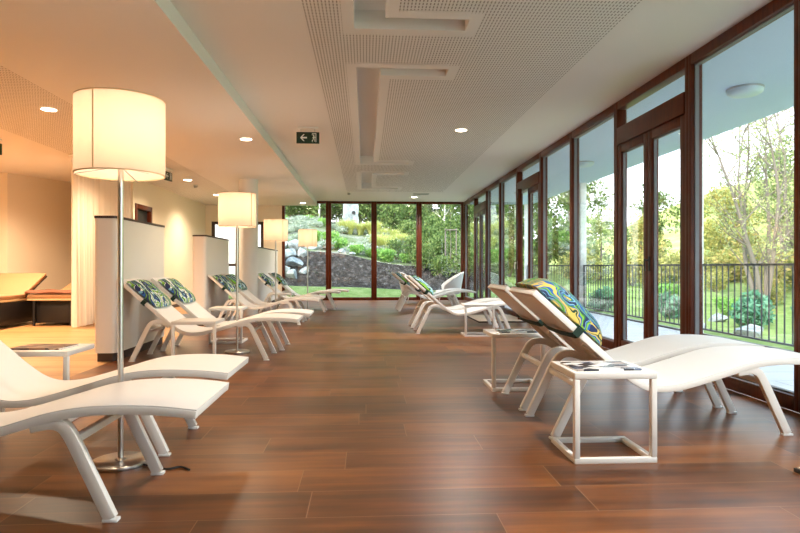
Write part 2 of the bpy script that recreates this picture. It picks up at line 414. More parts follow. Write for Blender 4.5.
# walls
m = MB(); m.box(-8.3, YN-.1, -0.1, XR+.1, YN, 3.3)
struct(m.build('wall_rear', M['wall_white'], smooth=0), 'plain wall at the near end of the room', 'wall')
m = MB(); m.box(-8.3, YN, -0.1, -8.2, 12.6, 3.3)
struct(m.build('wall_left', M['wall'], smooth=0), 'far left wall of the treatment bed alcove', 'wall')
m = MB(); m.prism([(-8.3,12.45),(-7.15,12.45),(-4.95,17.6),(-4.95,17.9),(-7.3,12.6),(-8.3,12.6)], -0.1, 3.2)
struct(m.build('wall_alcove', M['wall'], smooth=0), 'warm lit wall behind the treatment beds', 'wall')
m = MB(); m.box(-5.0, 12.95, -0.1, -4.88, 13.05, 3.3); m.box(-5.0, 14.05, -0.1, -4.88, YB, 3.3); m.box(-5.0, 13.05, 2.40, -4.88, 14.05, 3.3)
struct(m.build('wall_passage', M['wall'], smooth=0), 'pale yellow long wall behind the partitions with a dark doorway', 'wall')
m = MB(); m.box(-5.0, YB, -0.1, -4.70, YB+.15, 3.3); m.box(-4.70, YB, 2.43, -3.12, YB+.15, 3.3); m.box(-3.12, YB, -0.1, -2.56, YB+.15, 3.3)
struct(m.build('wall_back', M['wall'], smooth=0), 'tan end wall left of the garden window', 'wall')
for nm, x, lo, hi in (('baseboard_left', -4.88, 14.1, YB),):
    m = MB(); m.box(x, lo, 0, x+.015, hi, 0.08)
    struct(m.build(nm, M['dark_cap'], smooth=0), 'dark skirting at the foot of the long yellow wall', 'skirting')

# glazed bays ------------------------------------------------------------
def ring(m, x0, z0, x1, z1, w, d0, d1, axis, wb=None, wt=None):
    """rectangular frame; axis 'x': lies in the XZ plane at Y d0..d1, 'y': in the YZ plane at X d0..d1"""
    wb = wb or w; wt = wt or w
    for a, b, c, d in ((x0,z0,x0+w,z1),(x1-w,z0,x1,z1),(x0+w,z0,x1-w,z0+wb),(x0+w,z1-wt,x1-w,z1)):
        if axis == 'x': m.box(a, d0, b, c, d1, d)
        else: m.box(d0, a, b, d1, c, d)
def pane(m, x0, z0, x1, z1, d, axis):
    if axis == 'x': m.box(x0, d-.006, z0, x1, d+.006, z1)
    else: m.box(d-.006, x0, z0, d+.006, x1, z1)
nwin = 0
bx = [-2.56, -1.13, 0.28, 1.69, XR+.0]
names = ['behind the farthest floor lamp', 'looking on the white stone block', 'looking on the yellow grasses', 'in the corner beside the glass side wall']
for i in range(4):
    nwin += 1; m = MB()
    ring(m, bx[i], 0, bx[i+1], ZR, 0.085, YB, YB+.12, 'x', 0.09, 0.075)
    fr_ = m.build('window_%d' % nwin, M['mahogany'], bevel=.006)
    struct(fr_, 'mahogany framed end window ' + names[i], 'window')
    g = MB(); pane(g, bx[i]+.075, .08, bx[i+1]-.075, ZR-.065, YB+.06, 'x'); g.build('pane', M['glass'], fr_, smooth=0)
bays = [-2.2, -0.6, 0.95, 2.55, 4.13, 5.60, 7.28, 8.90, 10.47, 12.15, 13.74, 15.25, 16.95, YB]
ndoor = 0
desc = {4.13:'nearest whole pane of the right glass wall, railing and bare tree outside', 7.28:'right glass wall pane just beyond the near double door', 8.90:'right glass wall pane before the open door',
        12.15:'right glass wall pane just beyond the open door', 13.74:'right glass wall pane before the farthest door', 16.95:'narrow looking pane of the right glass wall in the far corner',
        2.55:'right glass wall pane cut by the right edge of the picture', 0.95:'right glass wall pane out of the picture near the camera', -0.6:'right glass wall pane beside the camera', -2.2:'right glass wall pane behind the camera'}
for i in range(len(bays)-1):
    y0, y1 = bays[i], bays[i+1]
    if y0 in (5.60, 10.47, 15.25):
        ndoor += 1; m = MB()
        ring(m, y0, 0, y1, ZR, 0.06, XR, XR+.12, 'y', 0.03, 0.10)
        m.box(XR-.01, y0+.06, 2.54, XR+.125, y1-.06, 2.75)
        lab = {1:'near mahogany double door with transom, black handle on it', 2:'mahogany double door with one leaf standing ajar', 3:'farthest mahogany double door near the corner'}[ndoor]
        dr = m.build('door_%d' % ndoor, M['mahogany'], bevel=.006)
        struct(dr, lab, 'door')
        g = MB(); pane(g, y0+.05, 2.74, y1-.05, ZR-.09, XR+.06, 'y'); g.build('transom_pane', M['glass'], dr, smooth=0)
        ym = (y0+y1)/2
        for k, (a, b) in enumerate(((y0+.062, ym-.002), (ym+.002, y1-.062))):
            lf = MB(); ring(lf, a, .035, b, 2.535, 0.095, XR+.005, XR+.085, 'y', 0.12, 0.10)
            leaf = lf.build('leaf', M['mahogany'], dr, bevel=.006)
            g = MB(); pane(g, a+.085, .145, b-.085, 2.445, XR+.045, 'y'); g.build('pane', M['glass'], leaf, smooth=0)
            gk = MB(); ring(gk, a+.093, .153, b-.093, 2.437, .012, XR+.03, XR+.06, 'y'); gk.build('gasket', M['gasket'], leaf, smooth=0)
            if k == 0 and ndoor == 1 or k == 1 and ndoor == 2:
                hy = b-.045 if k == 0 else a+.045
                h = MB(); h.box(XR-.004, hy-.018, 1.0, XR+.006, hy+.018, 1.16); h.tube([(XR, hy, 1.12),(XR-.05, hy, 1.12)], .009, 10)
                h.tube([(XR-.05, hy, 1.13),(XR-.052, hy, 1.12),(XR-.052, hy-.01, 1.0)], .009, 10)
                h.build('handle', M['black'] if ndoor == 1 else M['steel'], leaf)
            if k == 1 and ndoor == 2:
                P = Matrix.Translation((XR+.005, b, 0)) @ Matrix.Rotation(R(-14), 4, 'Z') @ Matrix.Translation((-XR-.005, -b, 0))
                leaf.matrix_basis = P
    else:
        nwin += 1; m = MB()
        ring(m, y0, 0, y1, ZR, 0.045, XR, XR+.12, 'y', 0.11, 0.10)
        w = m.build('window_%d' % nwin, M['mahogany'], bevel=.006)
        struct(w, desc[y0], 'window')
        g = MB(); pane(g, y0+.035, .10, y1-.035, ZR-.09, XR+.06, 'y'); g.build('pane', M['glass'], w, smooth=0)
        gk = MB(); ring(gk, y0+.043, .108, y1-.043, ZR-.098, .014, XR+.04, XR+.08, 'y'); gk.build('gasket', M['gasket'], w, smooth=0)
# glazed exit in the end wall, left
m = MB(); ring(m, -4.70, 0, -3.12, 2.43, .09, YB+.02, YB+.12, 'x', .06)
m.box(-3.98, YB+.02, .06, -3.86, YB+.12, 2.34)
m.box(-4.61, YB+.02, 1.06, -3.98, YB+.12, 1.14); m.box(-3.86, YB+.02, 1.06, -3.21, YB+.12, 1.14)
ex = m.build('door_4', M['dark_cap'], bevel=.004)
struct(ex, 'dark framed glazed door in the end wall behind the round column', 'door')
g = MB(); pane(g, -4.62, .05, -3.97, 2.35, YB+.07, 'x'); pane(g, -3.87, .05, -3.20, 2.35, YB+.07, 'x'); g.build('pane', M['glass'], ex, smooth=0)
# dark doorway in the long wall
m = MB()
for a in ((13.05,0,13.15,2.40),(13.95,0,14.05,2.40),(13.15,2.30,13.95,2.40)): m.box(-5.0, a[0], a[1], -4.86, a[2], a[3])
dw = m.build('door_5', M['mahogany'], bevel=.005)
struct(dw, 'doorway with mahogany frame in the long yellow wall, black panel as its dark inside', 'door')
m = MB(); m.box(-4.98, 13.15, .01, -4.94, 13.95, 2.30); m.build('leaf', M['black'], dw)  # black panel put in for the unlit inside of the doorway

# ------------------------------------------------------------------ partitions, column
def partition(x1, y0, y1, z, label, th=0.24):
    p = thing('partition_wall', label, 'partition wall', (x1-th/2, (y0+y1)/2, 0), 0)
    L = (y1-y0)/2; r = 0.05
    def rr(hx, hy, r, n=6):
        out = []
        for cx, cy, a0 in ((hx-r,hy-r,0),(-hx+r,hy-r,90),(-hx+r,-hy+r,180),(hx-r,-hy+r,270)):
            for k in range(n+1):
                a = R(a0+90*k/n); out.append((cx+r*math.cos(a), cy+r*math.sin(a)))
        return out
    m = MB(); m.prism(rr(th/2, L, r), .095, z-.028); m.build('panel', M['wall_white'], p, smooth=35)
    m = MB(); m.prism(rr(th/2-.02, L-.02, r*.7), 0, .095); m.build('plinth', M['dark_cap'], p, smooth=35)
    m = MB(); m.prism(rr(th/2+.006, L+.006, r), z-.028, z); m.build('cap', M['dark_cap'], p, smooth=35)
    return p
partition(-2.74, 6.78, 8.42, 1.61, 'white partition with dark cap behind the nearest complete pair of loungers')
partition(-2.81, 10.80, 12.62, 1.61, 'white partition with dark cap behind the second floor lamp')
partition(-2.60, 14.0, 18.1, 1.535, 'farthest white partition, between the round column and the end window')
m = MB(); m.lathe([(0,0),(.20,0),(.20,ZL),(0,ZL)], (-2.52, 13.18, 0), 40)
tag(m.build('round_column', M['wall_white'], smooth=40), 'round white column behind the second lamp and partition', 'column')

# ------------------------------------------------------------------ loungers
LEN = 1.94; HW = 0.30
PROF = spline([(0,0,.905),(.22,0,.708),(.44,0,.512),(.54,0,.425),(.64,0,.352),(.74,0,.316),(.87,0,.318),(1.01,0,.350),(1.18,0,.400),(1.355,0,.450),(1.49,0,.470),(1.635,0,.475),(1.79,0,.469),(1.94,0,.452)], 5)
def prof_off(d):
    out = []
    n = len(PROF)
    for i, p in enumerate(PROF):
        t_ = (PROF[min(i+1,n-1)] - PROF[max(i-1,0)]).normalized()
        nrm = V((-t_.z, 0, t_.x)); out.append(p + nrm*d)
    return out
def make_lounger(name='sun_lounger'):
    root = thing(name, 'white lounger', 'lounger')
    up = V((0,0,1))
    c = prof_off(-.017)
    for sgn in (-1, 1):
        m = MB(); m.sweep([p + V((0, sgn*(HW-.018), 0)) for p in c], .036, .033, (0,0,1))
        m.build('side_rail', M['white_metal'], root, bevel=.002)
    top = prof_off(0.006); bot = prof_off(-.0005)
    ys_ = HW-.003
    m = MB(); n = len(top)
    vs = [p + V((0,-ys_,0)) for p in top] + [p + V((0,ys_,0)) for p in top] + [p + V((0,-ys_,0)) for p in bot] + [p + V((0,ys_,0)) for p in bot]
    fs = []
    for i in range(n-1):
        fs += [(i,i+1,n+i+1,n+i),(2*n+i,3*n+i,3*n+i+1,2*n+i+1),(i,2*n+i,2*n+i+1,i+1),(n+i,n+i+1,3*n+i+1,3*n+i)]
    fs += [(0,n,3*n,2*n),(n-1,3*n-1,4*n-1,2*n-1)]
    m.add(vs, fs); m.build('sling', M['sling'], root, smooth=40)
    # bars across the two ends and the solid panel behind the head
    for a, b in ((c[0], c[1]), (c[-2], c[-1])):
        d = (b-a).normalized()
        q = a + d*.017 if a is c[0] else b - d*.017
        m = MB(); m.sweep([q + V((0,-HW+.037,0)), q + V((0,HW-.037,0))], .034, .030, (d.z*-1, 0, d.x)); m.build('end_bar', M['white_metal'], root, bevel=.003)
    h0, h1 = prof_off(-.022)[0], prof_off(-.022)[8]
    d = (h1-h0).normalized()
    m = MB(); m.sweep([h0 + d*.036, h0 + d*.34], HW*2-.076, .022, (-d.z,0,d.x)); m.build('head_panel', M['white_metal'], root, bevel=.003)
    m = MB(); m.sweep([p + V((0,0,0)) for p in prof_off(-.014)[9:26]], .022, .012, (0,0,1)); m.build('seam', M['sling'], root, bevel=.002)
    fl = spline([(1.27,0,.396),(1.34,0,.408),(1.385,0,.402),(1.425,0,.362),(1.50,0,.205),(1.59,0,.012)], 5)
    rl = spline([(.53,0,.392),(.47,0,.424),(.40,0,.438),(.335,0,.418),(.285,0,.345),(.20,0,.170),(.122,0,.012)], 5)
    for path in (fl, rl):
        for sgn in (-1, 1):
            m = MB(); m.sweep([p + V((0, sgn*(HW-.020), 0)) for p in path], .036, .050, (0,0,1) if path is fl else (0,0,1))
            lg = m.build('leg', M['white_metal'], root, bevel=.003)
            e = path[-1]; k = MB(); k.box(e.x-.031, sgn*(HW-.02)-.020, 0, e.x+.031, sgn*(HW-.02)+.020, .014); k.build('foot_cap', M['white_plastic'], lg, bevel=.003)
    for x, z in ((1.437, .335), (.272, .322)):
        m = MB(); m.box(x-.016, -HW+.036, z-.016, x+.016, HW-.036, z+.016); m.build('crossbar', M['white_metal'], root, bevel=.004)
    return root
spots = [  # head x, centre y, label
 (-2.635, 2.82, 'nearest white lounger at the lower left edge, in front of the big floor lamp'),
 (-2.70, 3.68, 'white lounger just behind the nearest floor lamp, foot end under its light'),
 (-2.69, 7.06, 'white lounger before the first partition, nearer of its pair, floor table in front'),
 (-2.63, 7.88, 'white lounger before the first partition, farther of its pair, beyond the second lamp'),
 (-2.77, 11.15, 'white lounger before the second partition, nearer of its pair'),
 (-2.74, 11.97, 'white lounger before the second partition, farther of its pair, dark cushion'),
 (-2.52, 14.2, 'white lounger before the farthest partition, nearer of its pair'),
 (-2.34, 15.05, 'farthest white lounger on the left, close to the end window'),
 (1.03, 3.87, 'large white lounger by the right windows, parrot print cushion, side table in front'),
 (1.03, 4.60, 'white lounger by the right windows behind the nearest one, only its dark strap showing'),
 (0.70, 9.6, 'white lounger before the open door on the right, nearer of its pair'),
 (0.68, 10.5, 'white lounger before the open door on the right, farther of its pair'),
 (0.68, 14.3, 'white lounger in the far right corner, nearer of its pair, before the shell chairs'),
 (0.68, 15.15, 'white lounger in the far right corner, farther of its pair, before the shell chairs'),
]
lounger = make_lounger(); LO = []
for i, (x, y, lab) in enumerate(spots):
    o = lounger if i == 0 else copy_tree(lounger)
    o.location = (x, y, 0); o['label'] = lab; o['group'] = 'white sun loungers'; LO.append(o)

# headrest cushions with a strap round the back of the lounger
ANG = math.atan2(.905-.512, .44)
def cushion(mat, label, x, y, group='printed headrest cushions', seed=0, th=.075, l0=.05, l1=.50, hw=.285):
    rnd = random.Random(seed)
    root = thing('headrest_cushion', label, 'cushion', (x, y, 0), 0, group)
    o = V((0.0, 0, 0.905)); d = V((math.cos(ANG), 0, -math.sin(ANG))); n_ = V((math.sin(ANG), 0, math.cos(ANG)))
    N, K = 17, 25
    top, bot = [], []
    for j in range(K):
        for i in range(N):
            u, w = i/(N-1), j/(K-1)*2-1
            e = max(0, (1-abs(2*u-1)**3.2)*(1-abs(w)**3.6))**.5
            wr = .006*math.sin(9*u+5*w+seed) + .004*math.sin(17*w+3*seed)
            su = l0+(l1-l0)*(0.5+(u-.5)*(1-.05*abs(w)**4)); sw = hw*w*(1-.06*abs(2*u-1)**4)
            b = o + d*su + V((0,sw,0))
            top.append(b + n_*(.012+.012*(1-e)+(th+wr)*e)); bot.append(b + n_*(.012+.012*(1-e)))
    m = MB(); nv = N*K; fs = []
    for j in range(K-1):
        for i in range(N-1):
            a = j*N+i; fs += [(a,a+1,a+N+1,a+N), (nv+a,nv+a+N,nv+a+N+1,nv+a+1)]
    m.add(top+bot, fs); m.build('cover', mat, root, smooth=60, weld=True)
    # strap
    a = o + d*.36
    pts = [a + n_*.014 + V((0,-.28,0)), a + n_*.010 + V((0,-.308,0)), a - n_*.042 + V((0,-.310,0)), a - n_*.050 + V((0,-.27,0)), a - n_*.056, a - n_*.050 + V((0,.27,0)), a - n_*.042 + V((0,.310,0)), a + n_*.010 + V((0,.308,0)), a + n_*.014 + V((0,.28,0))]
    s_ = MB(); vs = []; 
    for i, p in enumerate(pts):
        t_ = (pts[min(i+1,len(pts)-1)] - pts[max(i-1,0)]).normalized(); q = t_.cross(d).normalized()
        vs += [p-d*.024-q*.003, p+d*.024-q*.003, p+d*.024+q*.003, p-d*.024+q*.003]
    fs = [(4*i+j, 4*i+(j+1)%4, 4*i+4+(j+1)%4, 4*i+4+j) for i in range(len(pts)-1) for j in range(4)]
    fs += [(3,2,1,0), tuple(len(vs)-4+k for k in range(4))]
    s_.add(vs, fs); s_.build('strap', M['strap'], root, smooth=40)
    return root
for i, mt, lab in ((2,'print_a','blue and green leaf print cushion on the nearer lounger before the first partition'),
                   (3,'print_a','blue and green leaf print cushion on the farther lounger before the first partition'),
                   (4,'print_a','green leaf print cushion on the nearer lounger before the second partition'),
                   (5,'print_b','dark leaf print cushion on the farther lounger before the second partition'),
                   (6,'print_a','leaf print cushion on the nearer lounger before the farthest partition'),
                   (7,'print_b','leaf print cushion on the farthest left lounger by the end window'),
                   (8,'print_c','blue, green and yellow parrot print cushion on the large right lounger'),
                   (9,'print_b','dark print cushion on the second right lounger, mostly hidden'),
                   (10,'print_b','dark green print cushion on the nearer lounger before the open door'),
                   (11,'print_b','dark green print cushion on the farther lounger before the open door'),
                   (12,'print_b','dark green print cushion on the nearer lounger in the far right corner'),
                   (13,'print_b','dark green print cushion on the farther lounger in the far right corner')):
    cushion(M[mt], lab, spots[i][0], spots[i][1], seed=i, **(dict(th=.15, l0=-.02, l1=.56) if i == 8 else {}))

# ------------------------------------------------------------------ side tables (C-shaped, legs on the near side only)
def make_table():
    root = thing('side_table', 'table', 'side table')
    W, Dp, H, b = .45, .41, .485, .030
    m = MB(); m.box(-W/2, 0, H-.036, W/2, Dp, H); m.build('tabletop', M['white_metal'], root, bevel=.005)
    for s in (-1, 1):
        x = s*(W/2-b/2); m = MB(); m.box(x-b/2, 0, b, x+b/2, .036, H-.036); m.build('leg', M['white_metal'], root, bevel=.004)
    m = MB(); m.box(-W/2,0,0,W/2,b,b); m.box(-W/2,Dp-b,0,W/2,Dp,b); m.box(-W/2,b,0,-W/2+b,Dp-b,b); m.box(W/2-b,b,0,W/2,Dp-b,b)
    m.build('base_frame', M['white_metal'], root, bevel=.003)
    return root
tabs = [(1.335, 3.12, 'white side table in front of the large right lounger, magazine on it'),
        (1.29, 4.97, 'white side table behind the second right lounger'),
        (1.71, 8.86, 'white side table beside the lounger before the open door'),
        (-2.205, 4.12, 'white side table at the left edge with a magazine, behind the near loungers'),
        (-1.765, 6.29, 'white side table in front of the first partition loungers'),
        (-1.90, 8.30, 'white side table beyond the second lamp, behind the first partition loungers'),
        (-1.75, 12.62, 'white side table beyond the second partition loungers')]
tb = make_table()
for i, (x, y, lab) in enumerate(tabs):
    o = tb if i == 0 else copy_tree(tb)
    o.location = (x, y, 0); o['label'] = lab; o['group'] = 'white C shaped side tables'
def magazine(x, y, z, rz, mat, label, w=.30, h=.22):
    r = thing('magazine', label, 'magazine', (x, y, z), rz)
    m = MB(); m.box(-w/2, -h/2, .001, w/2, h/2, .009); m.build('pages', M['white_plastic'], r, smooth=0)
    m = MB(); m.box(-w/2-.002, -h/2-.002, .009, w/2+.002, h/2+.002, .0105); m.box(-w/2-.002, -h/2-.002, 0, w/2+.002, h/2+.002, .001); m.box(-w/2-.002, -h/2-.003, .001, w/2+.002, -h/2-.001, .009)
    m.build('cover', mat, r, smooth=0)
magazine(1.315, 3.30, .485, R(2), M['mag'], 'magazine with grey and dark cover on the near right side table', .36, .25)
magazine(1.31, 5.16, .485, R(-3), M['mag'], 'magazine lying on the side table behind the second right lounger', .32, .23)
magazine(-2.23, 4.32, .485, R(-4), M['mag_b'], 'magazine with brown cover on the left edge side table', .34, .24)

# ------------------------------------------------------------------ floor lamps
def make_lamp():
    root = thing('floor_lamp', 'lamp', 'floor lamp')
    m = MB(); m.lathe([(0,0),(.150,0),(.152,.006),(.150,.016),(.143,.020),(.03,.022),(.02,.03),(0,.03)], n=48); m.build('base', M['steel'], root, smooth=35)
    m = MB(); m.tube([(0,0,.028),(0,0,1.62)], .0145, 16); m.build('pole', M['steel'], root, smooth=40)
    r0, z0, z1 = .224, 1.540, 1.938
    m = MB(); m.lathe([(r0,z0),(r0,z1),(r0-.004,z1),(r0-.004,z0)], n=64, closed=True); sh = m.build('lamp_shade', M['shade'], root, smooth=35)
    for z in (z0, z1):
        m = MB(); m.lathe([(r0+.001,z-.003),(r0+.001,z+.003),(r0-.005,z+.003),(r0-.005,z-.003)], n=64, closed=True); m.build('rim', M['cream'], sh, smooth=35)
    m = MB(); m.box(-r0*.985-.0035, -.055, z0+.004, -r0*.985+.001, -.049, z1-.004); m.build('seam', M['cream'], sh, smooth=0)
    m = MB()
    for k in range(3):
        a = 2*math.pi*k/3+.4; m.tube([(0,0,1.585),((r0-.004)*math.cos(a),(r0-.004)*math.sin(a),1.53)], .003, 6)
    m.build('spider', M['steel'], sh)
    m = MB(); m.lathe([(0,1.62),(.018,1.625),(.03,1.66),(.032,1.70),(.02,1.73),(0,1.74)], n=20); m.build('bulb', M['bulb'], root, smooth=60)
    return root
lamps = [(-1.305, 3.29, 'tallest looking floor lamp, nearest to the viewer, with cream drum shade'),
         (-1.566, 7.47, 'second floor lamp from the front with lit cream drum shade'),
         (-1.70, 11.56, 'third floor lamp from the front with lit cream drum shade'),
         (-1.385, 14.63, 'farthest and smallest looking floor lamp before the end window')]
lp = make_lamp()
for i, (x, y, lab) in enumerate(lamps):
    o = lp if i == 0 else copy_tree(lp)
    o.location = (x, y, 0); o['label'] = lab; o['group'] = 'floor lamps with drum shades'
    o.rotation_euler = (0, 0, R((65, 135, 120, 110)[i]))
    L = bpy.data.lights.new('lamp_light', 'POINT'); L.energy = 2.1; L.color = (1.0, .81, .66); L.shadow_soft_size = .06
    lo = bpy.data.objects.new('lamp_light', L); COL.objects.link(lo); lo.location = (x, y, 1.80)
m = MB(); m.tube(spline([(-1.19,3.25,.008),(-1.10,3.20,.006),(-1.02,3.16,.006),(-.96,3.19,.006),(-.90,3.14,.006)], 6), .005, 8)
tag(m.build('power_cord', M['rubber']), 'short black cord lying on the floor by the nearest lamp base', 'cord')

# ------------------------------------------------------------------ ceiling fittings
dl = [(-3.78,7.42,ZL,'recessed downlight left of the nearest lamp shade'),(-1.755,8.98,ZL,'recessed downlight right of the nearest lamp shade, on the lower ceiling'),(-3.85,13.3,ZL,'recessed downlight over the passage beside the small smoke detector'),
      (-3.88,16.0,ZL,'far recessed downlight just left of the second lamp shade'),(-1.83,17.9,ZL,'recessed downlight on the lower ceiling by the end window'),(1.43,8.87,ZR,'recessed downlight on the perforated ceiling'),(1.44,17.5,ZR,'recessed downlight by the end window, beside the air grille'),
      (-1.78,4.6,ZL,'downlight'),(1.43,2.2,ZR,'downlight')]
def make_down():
    root = thing('ceiling_downlight', 'd', 'ceiling light')
    m = MB(); m.lathe([(.082,-.001),(.098,-.004),(.100,.0),(.082,0)], n=36, closed=True); m.build('trim_ring', M['white_plastic'], root, smooth=40)
    m = MB(); m.lathe([(0,-.002),(.082,-.002),(.082,.0),(0,.0)], n=36); m.build('diffuser', M['downlight'], root, smooth=0)
    return root
dd = make_down()
for i, (x, y, z, lab) in enumerate(dl):
    if i < 7:
        o = dd if i == 0 else copy_tree(dd)
        o.location = (x, y, z-.001); o['label'] = lab; o['group'] = 'recessed downlights'
    L = bpy.data.lights.new('downlight_beam', 'SPOT'); L.energy = (120 if x < -3 else 55) if x < -1 else 150; L.color = (1.0, .78, .54) if x < -1 else (1.0, .95, .88); L.spot_size = R(150); L.spot_blend = .8; L.shadow_soft_size = .08
    lo = bpy.data.objects.new('downlight_beam', L); COL.objects.link(lo); lo.location = (x, y, z-.03)
for x, y, e in ((-6.3, 8.4, 330), (-6.0, 10.9, 250), (-6.6, 4.0, 90)):
    L = bpy.data.lights.new('alcove_beam', 'SPOT'); L.energy = e; L.color = (1.0, .70, .44); L.spot_size = R(150); L.spot_blend = .8; L.shadow_soft_size = .1
    lo = bpy.data.objects.new('alcove_beam', L); COL.objects.link(lo); lo.location = (x, y, ZL-.03)
for x, y, z, lab in ((-.44,16.5,ZR,'small smoke detector on the main ceiling near the end window'),(-3.9,14.1,ZL,'small smoke detector on the lower ceiling over the passage')):
    r = thing('smoke_detector', lab, 'smoke detector', (x, y, z))
    m = MB(); m.lathe([(0,0),(.055,0),(.055,-.018),(0,-.018)], n=24); m.build('base', M['white_plastic'], r, smooth=40)
    m = MB(); m.lathe([(0,-.018),(.035,-.018),(.045,-.035),(.04,-.06),(.025,-.068),(0,-.068)], n=24); m.build('sensor_head', M['grey_metal'], r, smooth=40)
r = thing('air_grille', 'small grey air grille on the ceiling above the far window, beside a downlight', 'grille', (1.56, 16.7, ZR))
m = MB(); ring(m, -.22, -.10, .22, .10, .02, 0, 0, 'x') if False else m.box(-.22,-.10,-.012,.22,-.08,0).box(-.22,.08,-.012,.22,.10,0).box(-.22,-.08,-.012,-.20,.08,0).box(.20,-.08,-.012,.22,.08,0)
m.build('frame', M['grey_metal'], r)
m = MB()
for k in range(6): m.box(-.20, -.075+k*.026, -.010, .20, -.062+k*.026, -.002)
m.build('slat_panel', M['grey_metal'], r, smooth=0)

# exit signs ----------------------------------------------------------------
def exit_sign(loc, rz, label):
    """faces local -Y; hangs from the ceiling at loc"""
    r = thing('exit_sign', label, 'exit sign', loc, rz, 'green exit signs')
    w, h, th = .33, .165, .03; zb = -.075-h
    m = MB(); m.box(-w/2, -th/2, zb, w/2, th/2, zb+h); m.build('panel', M['sign_green'], r, bevel=.003)
    m = MB(); m.box(-.15, -.03, -.028, .15, .03, 0); m.build('bracket', M['white_plastic'], r, bevel=.004)
    m = MB(); m.tube([(-.10,0,-.028),(-.10,0,zb+h)], .004, 8); m.tube([(.10,0,-.028),(.10,0,zb+h)], .004, 8); m.build('hanger', M['grey_metal'], r)
    def flat(polys, y=-th/2):
        m = MB()
        for poly in polys:
            n = len(poly); vs = [(x, y-.0015, zb+z) for x, z in poly] + [(x, y, zb+z) for x, z in poly]
            m.add(vs, [tuple(range(n)), tuple(range(2*n-1, n-1, -1))] + [(i, n+i, n+(i+1)%n, (i+1)%n) for i in range(n)])
        return m
    hc = h/2
    arrow = [[(-.112,hc),(-.064,hc+.05),(-.046,hc+.05),(-.080,hc+.011),(-.012,hc+.011),(-.012,hc-.011),(-.080,hc-.011),(-.046,hc-.05),(-.064,hc-.05)]]
    flat(arrow).build('arrow', M['sign_white'], r, smooth=0)
    door = [[(.112,.02),(.122,.02),(.122,.148),(.112,.148)], [(.060,.138),(.112,.138),(.112,.148),(.060,.148)], [(.060,.118),(.068,.118),(.068,.138),(.060,.138)],
            [(.060,.020),(.068,.020),(.068,.05),(.060,.05)]]
    man = [[(.085+.011*math.cos(k*.785), .118+.011*math.sin(k*.785)) for k in range(8)],
           [(.078,.070),(.094,.072),(.097,.104),(.080,.104)], [(.062,.078),(.068,.074),(.084,.096),(.080,.104)], [(.094,.098),(.112,.084),(.110,.078),(.094,.088)],
           [(.078,.070),(.086,.070),(.078,.046),(.066,.028),(.060,.032),(.070,.050)], [(.086,.070),(.094,.072),(.104,.052),(.100,.028),(.092,.028),(.096,.050)]]
    flat(door+man).build('running_figure', M['sign_white'], r, smooth=0)
exit_sign((-.83, 8.80, ZR), R(0), 'dark green exit sign with left arrow hanging from the main ceiling')
exit_sign((-5.50, 9.15, ZL), R(0), 'exit sign cut off by the left edge of the picture')
exit_sign((-3.76, 11.7, ZL), R(84), 'exit sign turned sideways, partly behind the nearest lamp shade')

# ------------------------------------------------------------------ curtain and beds
m = MB()
NC = 160
def cur(u, w):
    y = 10.42 + u*2.48
    amp = .035 + .03*(1-w)
    x = -4.93 + amp*math.sin(u*190 + .6*math.sin(u*23)) + .012*math.sin(u*61+2*w)
    return (x, y + .02*math.sin(u*90)*(1-w), .02 + w*(ZL-.06))
NX, NY = 260, 14
front = [cur(i/(NX-1), j/(NY-1)) for j in range(NY) for i in range(NX)]
m.add(front, [(j*NX+i, j*NX+i+1, (j+1)*NX+i+1, (j+1)*NX+i) for j in range(NY-1) for i in range(NX-1)])
cr = thing('curtain', 'floor length sheer white curtain beside the treatment bed alcove', 'curtain', (0,0,0))
m.build('fabric', M['curtain'], cr, smooth=60, recalc=False)
m = MB(); m.box(-4.97, 10.38, ZL-.04, -4.89, 12.94, ZL-.001); m.build('track', M['white_metal'], cr)

def bed(x, y, rz, label, angle, L=1.9, W=.86):
    r = thing('treatment_bed', label, 'bed', (x, y, 0), rz, 'treatment beds in the alcove')
    m = MB(); m.box(-W/2+.06, .10, .05, W/2-.06, L-.15, .44); m.build('base', M['black'], r, bevel=.01)
    for a, b in ((-1,0),(1,0),(-1,1),(1,1)):
        m = MB(); m.tube([(a*(W/2-.09), .06 if b == 0 else L-.10, 0),(a*(W/2-.09), .06 if b == 0 else L-.10, .46)], .022, 10); m.build('leg', M['black'], r)
    m = MB(); m.box(-W/2, 0, .45, W/2, L, .485); m.build('frame', M['cream'], r, bevel=.008)
    hy = L*.56
    m = MB(); m.box(-W/2, 0, .487, W/2, hy, .56); m.build('mattress', M['ochre'], r, bevel=.02)
    m = MB(); m.box(-W/2, .0, .0, W/2, L-hy, .07); bk = m.build('backrest', M['ochre'], r, bevel=.02)
    bk.location = (0, hy+.01, .49); bk.rotation_euler = (angle, 0, 0)
    m = MB(); m.box(-W/2-.004, .01, -.014, W/2+.004, L-hy, -.001); m.build('backing', M['black'], bk)
    return r
bed(-6.46, 9.95, 0, 'ochre treatment bed with raised backrest at the left edge', R(27))
bed(-5.52, 10.9, 0, 'treatment bed with brown blanket, partly behind the curtain', R(17), 1.85, .82)
m = MB()
m.grid(26, 14, lambda u, w: (-5.96+.86*u, 10.885+.62*w, .575+.008*math.sin(13*u)*math.sin(6*w)))
m.grid(26, 14, lambda u, w: (-5.96+.86*u, 10.885+.62*w, .625+.012*math.sin(11*u+2)*math.sin(5*w+1)-.03*abs(2*w-1)**4))
m2 = MB(); 
bl = MB()
NXB, NYB = 26, 14
bot = m.v[:NXB*NYB]; topv = m.v[NXB*NYB:]
fs = []
for j in range(NYB-1):
    for i in range(NXB-1):
        a = j*NXB+i; fs += [(a,a+NXB,a+NXB+1,a+1), (NXB*NYB+a,NXB*NYB+a+1,NXB*NYB+a+NXB+1,NXB*NYB+a+NXB)]
n0 = NXB*NYB
